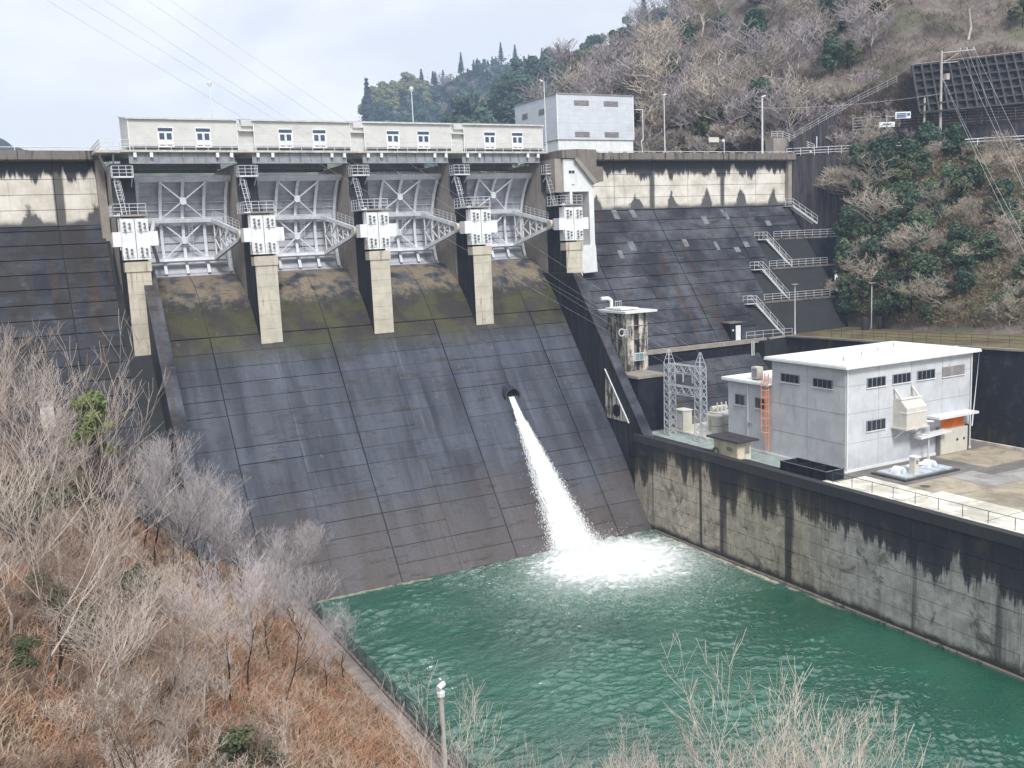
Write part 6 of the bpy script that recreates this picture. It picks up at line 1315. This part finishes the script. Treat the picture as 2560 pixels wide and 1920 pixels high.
# --- far wooded hills, small single-mesh trees
def joined(tv,VF,mats):
    V, F = VF; n = len(tv.v); me = bpy.data.meshes.new('far_tree'); me.from_pydata([tuple(v) for v in tv.v]+[tuple(v) for v in V.tolist()],[],list(tv.f)+[tuple(int(i)+n for i in f) for f in F])
    for m in mats: me.materials.append(m)
    me.polygons.foreach_set('material_index',[0]*len(tv.f)+[1]*len(F)); me.update(); return me
F_ever = [joined(*ever_tree(s,10,4.6,nb=14,n=110,size=0.55),[X['bark_d'],X['leaf_d']]) for s in (71,72,73)]; F_yel = [joined(*ever_tree(s,9,4.0,nb=14,n=110,size=0.5),[X['bark_d'],X['leaf_y']]) for s in (74,75)]
F_con = [joined(*conifer(s,15,3.4,1500,0.6),[X['bark_d'],X['needle']]) for s in (76,77,78)]
def fb(seed):
    tv, cv = bare_tree(seed,10,levels=3,spread=0.8,kids=(3,4,4),twig=0.05,wob=0.25); norm_h(tv,cv,10); n = len(tv.v); tv.v += cv.v; tv.f += [tuple(i+n for i in f) for f in cv.f]; tv.mi = [0]*(len(tv.f)-len(cv.f))+[1]*len(cv.f); return tomesh(tv,'far_bare_tree',[X['bark_g'],X['twig_m']])
F_bare = [fb(s) for s in (79,80)]
def far(name,label,me,p,s,group):
    o = bpy.data.objects.new(name,me); COL.objects.link(o); o.location = p; o.rotation_euler = (0,0,ruz()); o.scale = (s,s,s*rd.uniform(0.85,1.15)); return tag(o,label,'tree',group)
for i in range(205):
    u, v = rd.uniform(0.1,5.9), min(1.0,rd.random()**0.85*1.03); p = S_mid(u,v)-Vector((0,0,0.5)); k = rd.random()
    zn = (' near the ridge' if v > 0.75 else (' half way up' if v > 0.4 else ' low on the slope'))+', '+('left' if u < 2 else ('centre' if u < 4 else 'right'))+' part'
    if v < 0.55 and u < 2.6 and k < 0.6: far('bamboo_clump','yellow-green bamboo clump on the middle hill'+zn,F_yel[i%2],p,rd.uniform(1.1,1.7),'bamboo of the middle hill')
    elif k < 0.62: far('evergreen_tree','round dark evergreen on the middle wooded hill'+zn,F_ever[i%3],p,rd.uniform(1.4,2.2),'evergreens of the middle hill')
    elif k < 0.84: far('conifer_tree','pointed conifer on the middle wooded hill'+zn,F_con[i%3],p,rd.uniform(0.8,1.2),'conifers of the middle hill')
    else: far('bare_tree','bare greyish tree on the middle wooded hill'+zn,F_bare[i%2],p,rd.uniform(1.1,1.6),'bare trees of the middle hill')
for i in range(300):
    u, v = rd.uniform(0.05,7.9), min(1.0,0.25+rd.random()**0.8*0.80); p = S_far(u,v)-Vector((0,0,0.5)); k = rd.random()*(0.6 if v > 0.9 else 1)
    zn = (' near the ridge' if v > 0.8 else (' half way up' if v > 0.55 else ' low on the slope'))+', '+('left' if u < 2.6 else ('centre' if u < 5.2 else 'right'))+' part'
    if v > 0.6 and 0.8 < u < 3.2 and k < 0.30: far('bamboo_clump','pale yellow-green bamboo on the far hill'+zn,F_yel[i%2],p,rd.uniform(1.5,2.2),'bamboo of the far hill')
    elif k < (0.5 if v > 0.5 else 0.2): far('conifer_tree','pointed conifer on the far blue hill'+zn,F_con[i%3],p,rd.uniform(0.6,1.25),'conifers of the far hill')
    elif k < 0.88: far('evergreen_tree','round evergreen on the far blue hill'+zn,F_ever[i%3],p,rd.uniform(1.3,2.2)*(0.5 if v > 0.85 else 1),'evergreens of the far hill')
    else: far('bare_tree','bare mauve tree on the far blue hill'+zn,F_bare[i%2],p,rd.uniform(1.5,2.2),'bare trees of the far hill')
far('conifer_tree','tall lone cedar at the left end of the far ridge',F_con[0],(297,809,131),2.6,None)
far('conifer_tree','small conifer peeping over the second gate house roof',F_con[1],(233,683,89.5),1.7,'conifers over the roofs'); far('conifer_tree','tiny conifer left of the small one above the gate house roof',F_con[2],(211,683,82.7),1.3,'conifers over the roofs')

# ------------------------------------------------------------------ haze
hz = MB().box(-1000,-80,-5,1010,1050,260).build('haze',X['wire'])
hm = bpy.data.materials.new('haze_air'); hm.use_nodes = True; hn = hm.node_tree; hn.nodes.clear(); ho = hn.nodes.new('ShaderNodeOutputMaterial'); hv = hn.nodes.new('ShaderNodeVolumePrincipled')
hv.inputs['Color'].default_value = (0.55,0.71,1.0,1); hv.inputs['Density'].default_value = 0.00043; hv.inputs['Anisotropy'].default_value = 0.0; hn.links.new(hv.outputs[0],ho.inputs['Volume'])
hz.data.materials.clear(); hz.data.materials.append(hm); tag(hz,'thin blue valley haze','haze',kind='stuff')
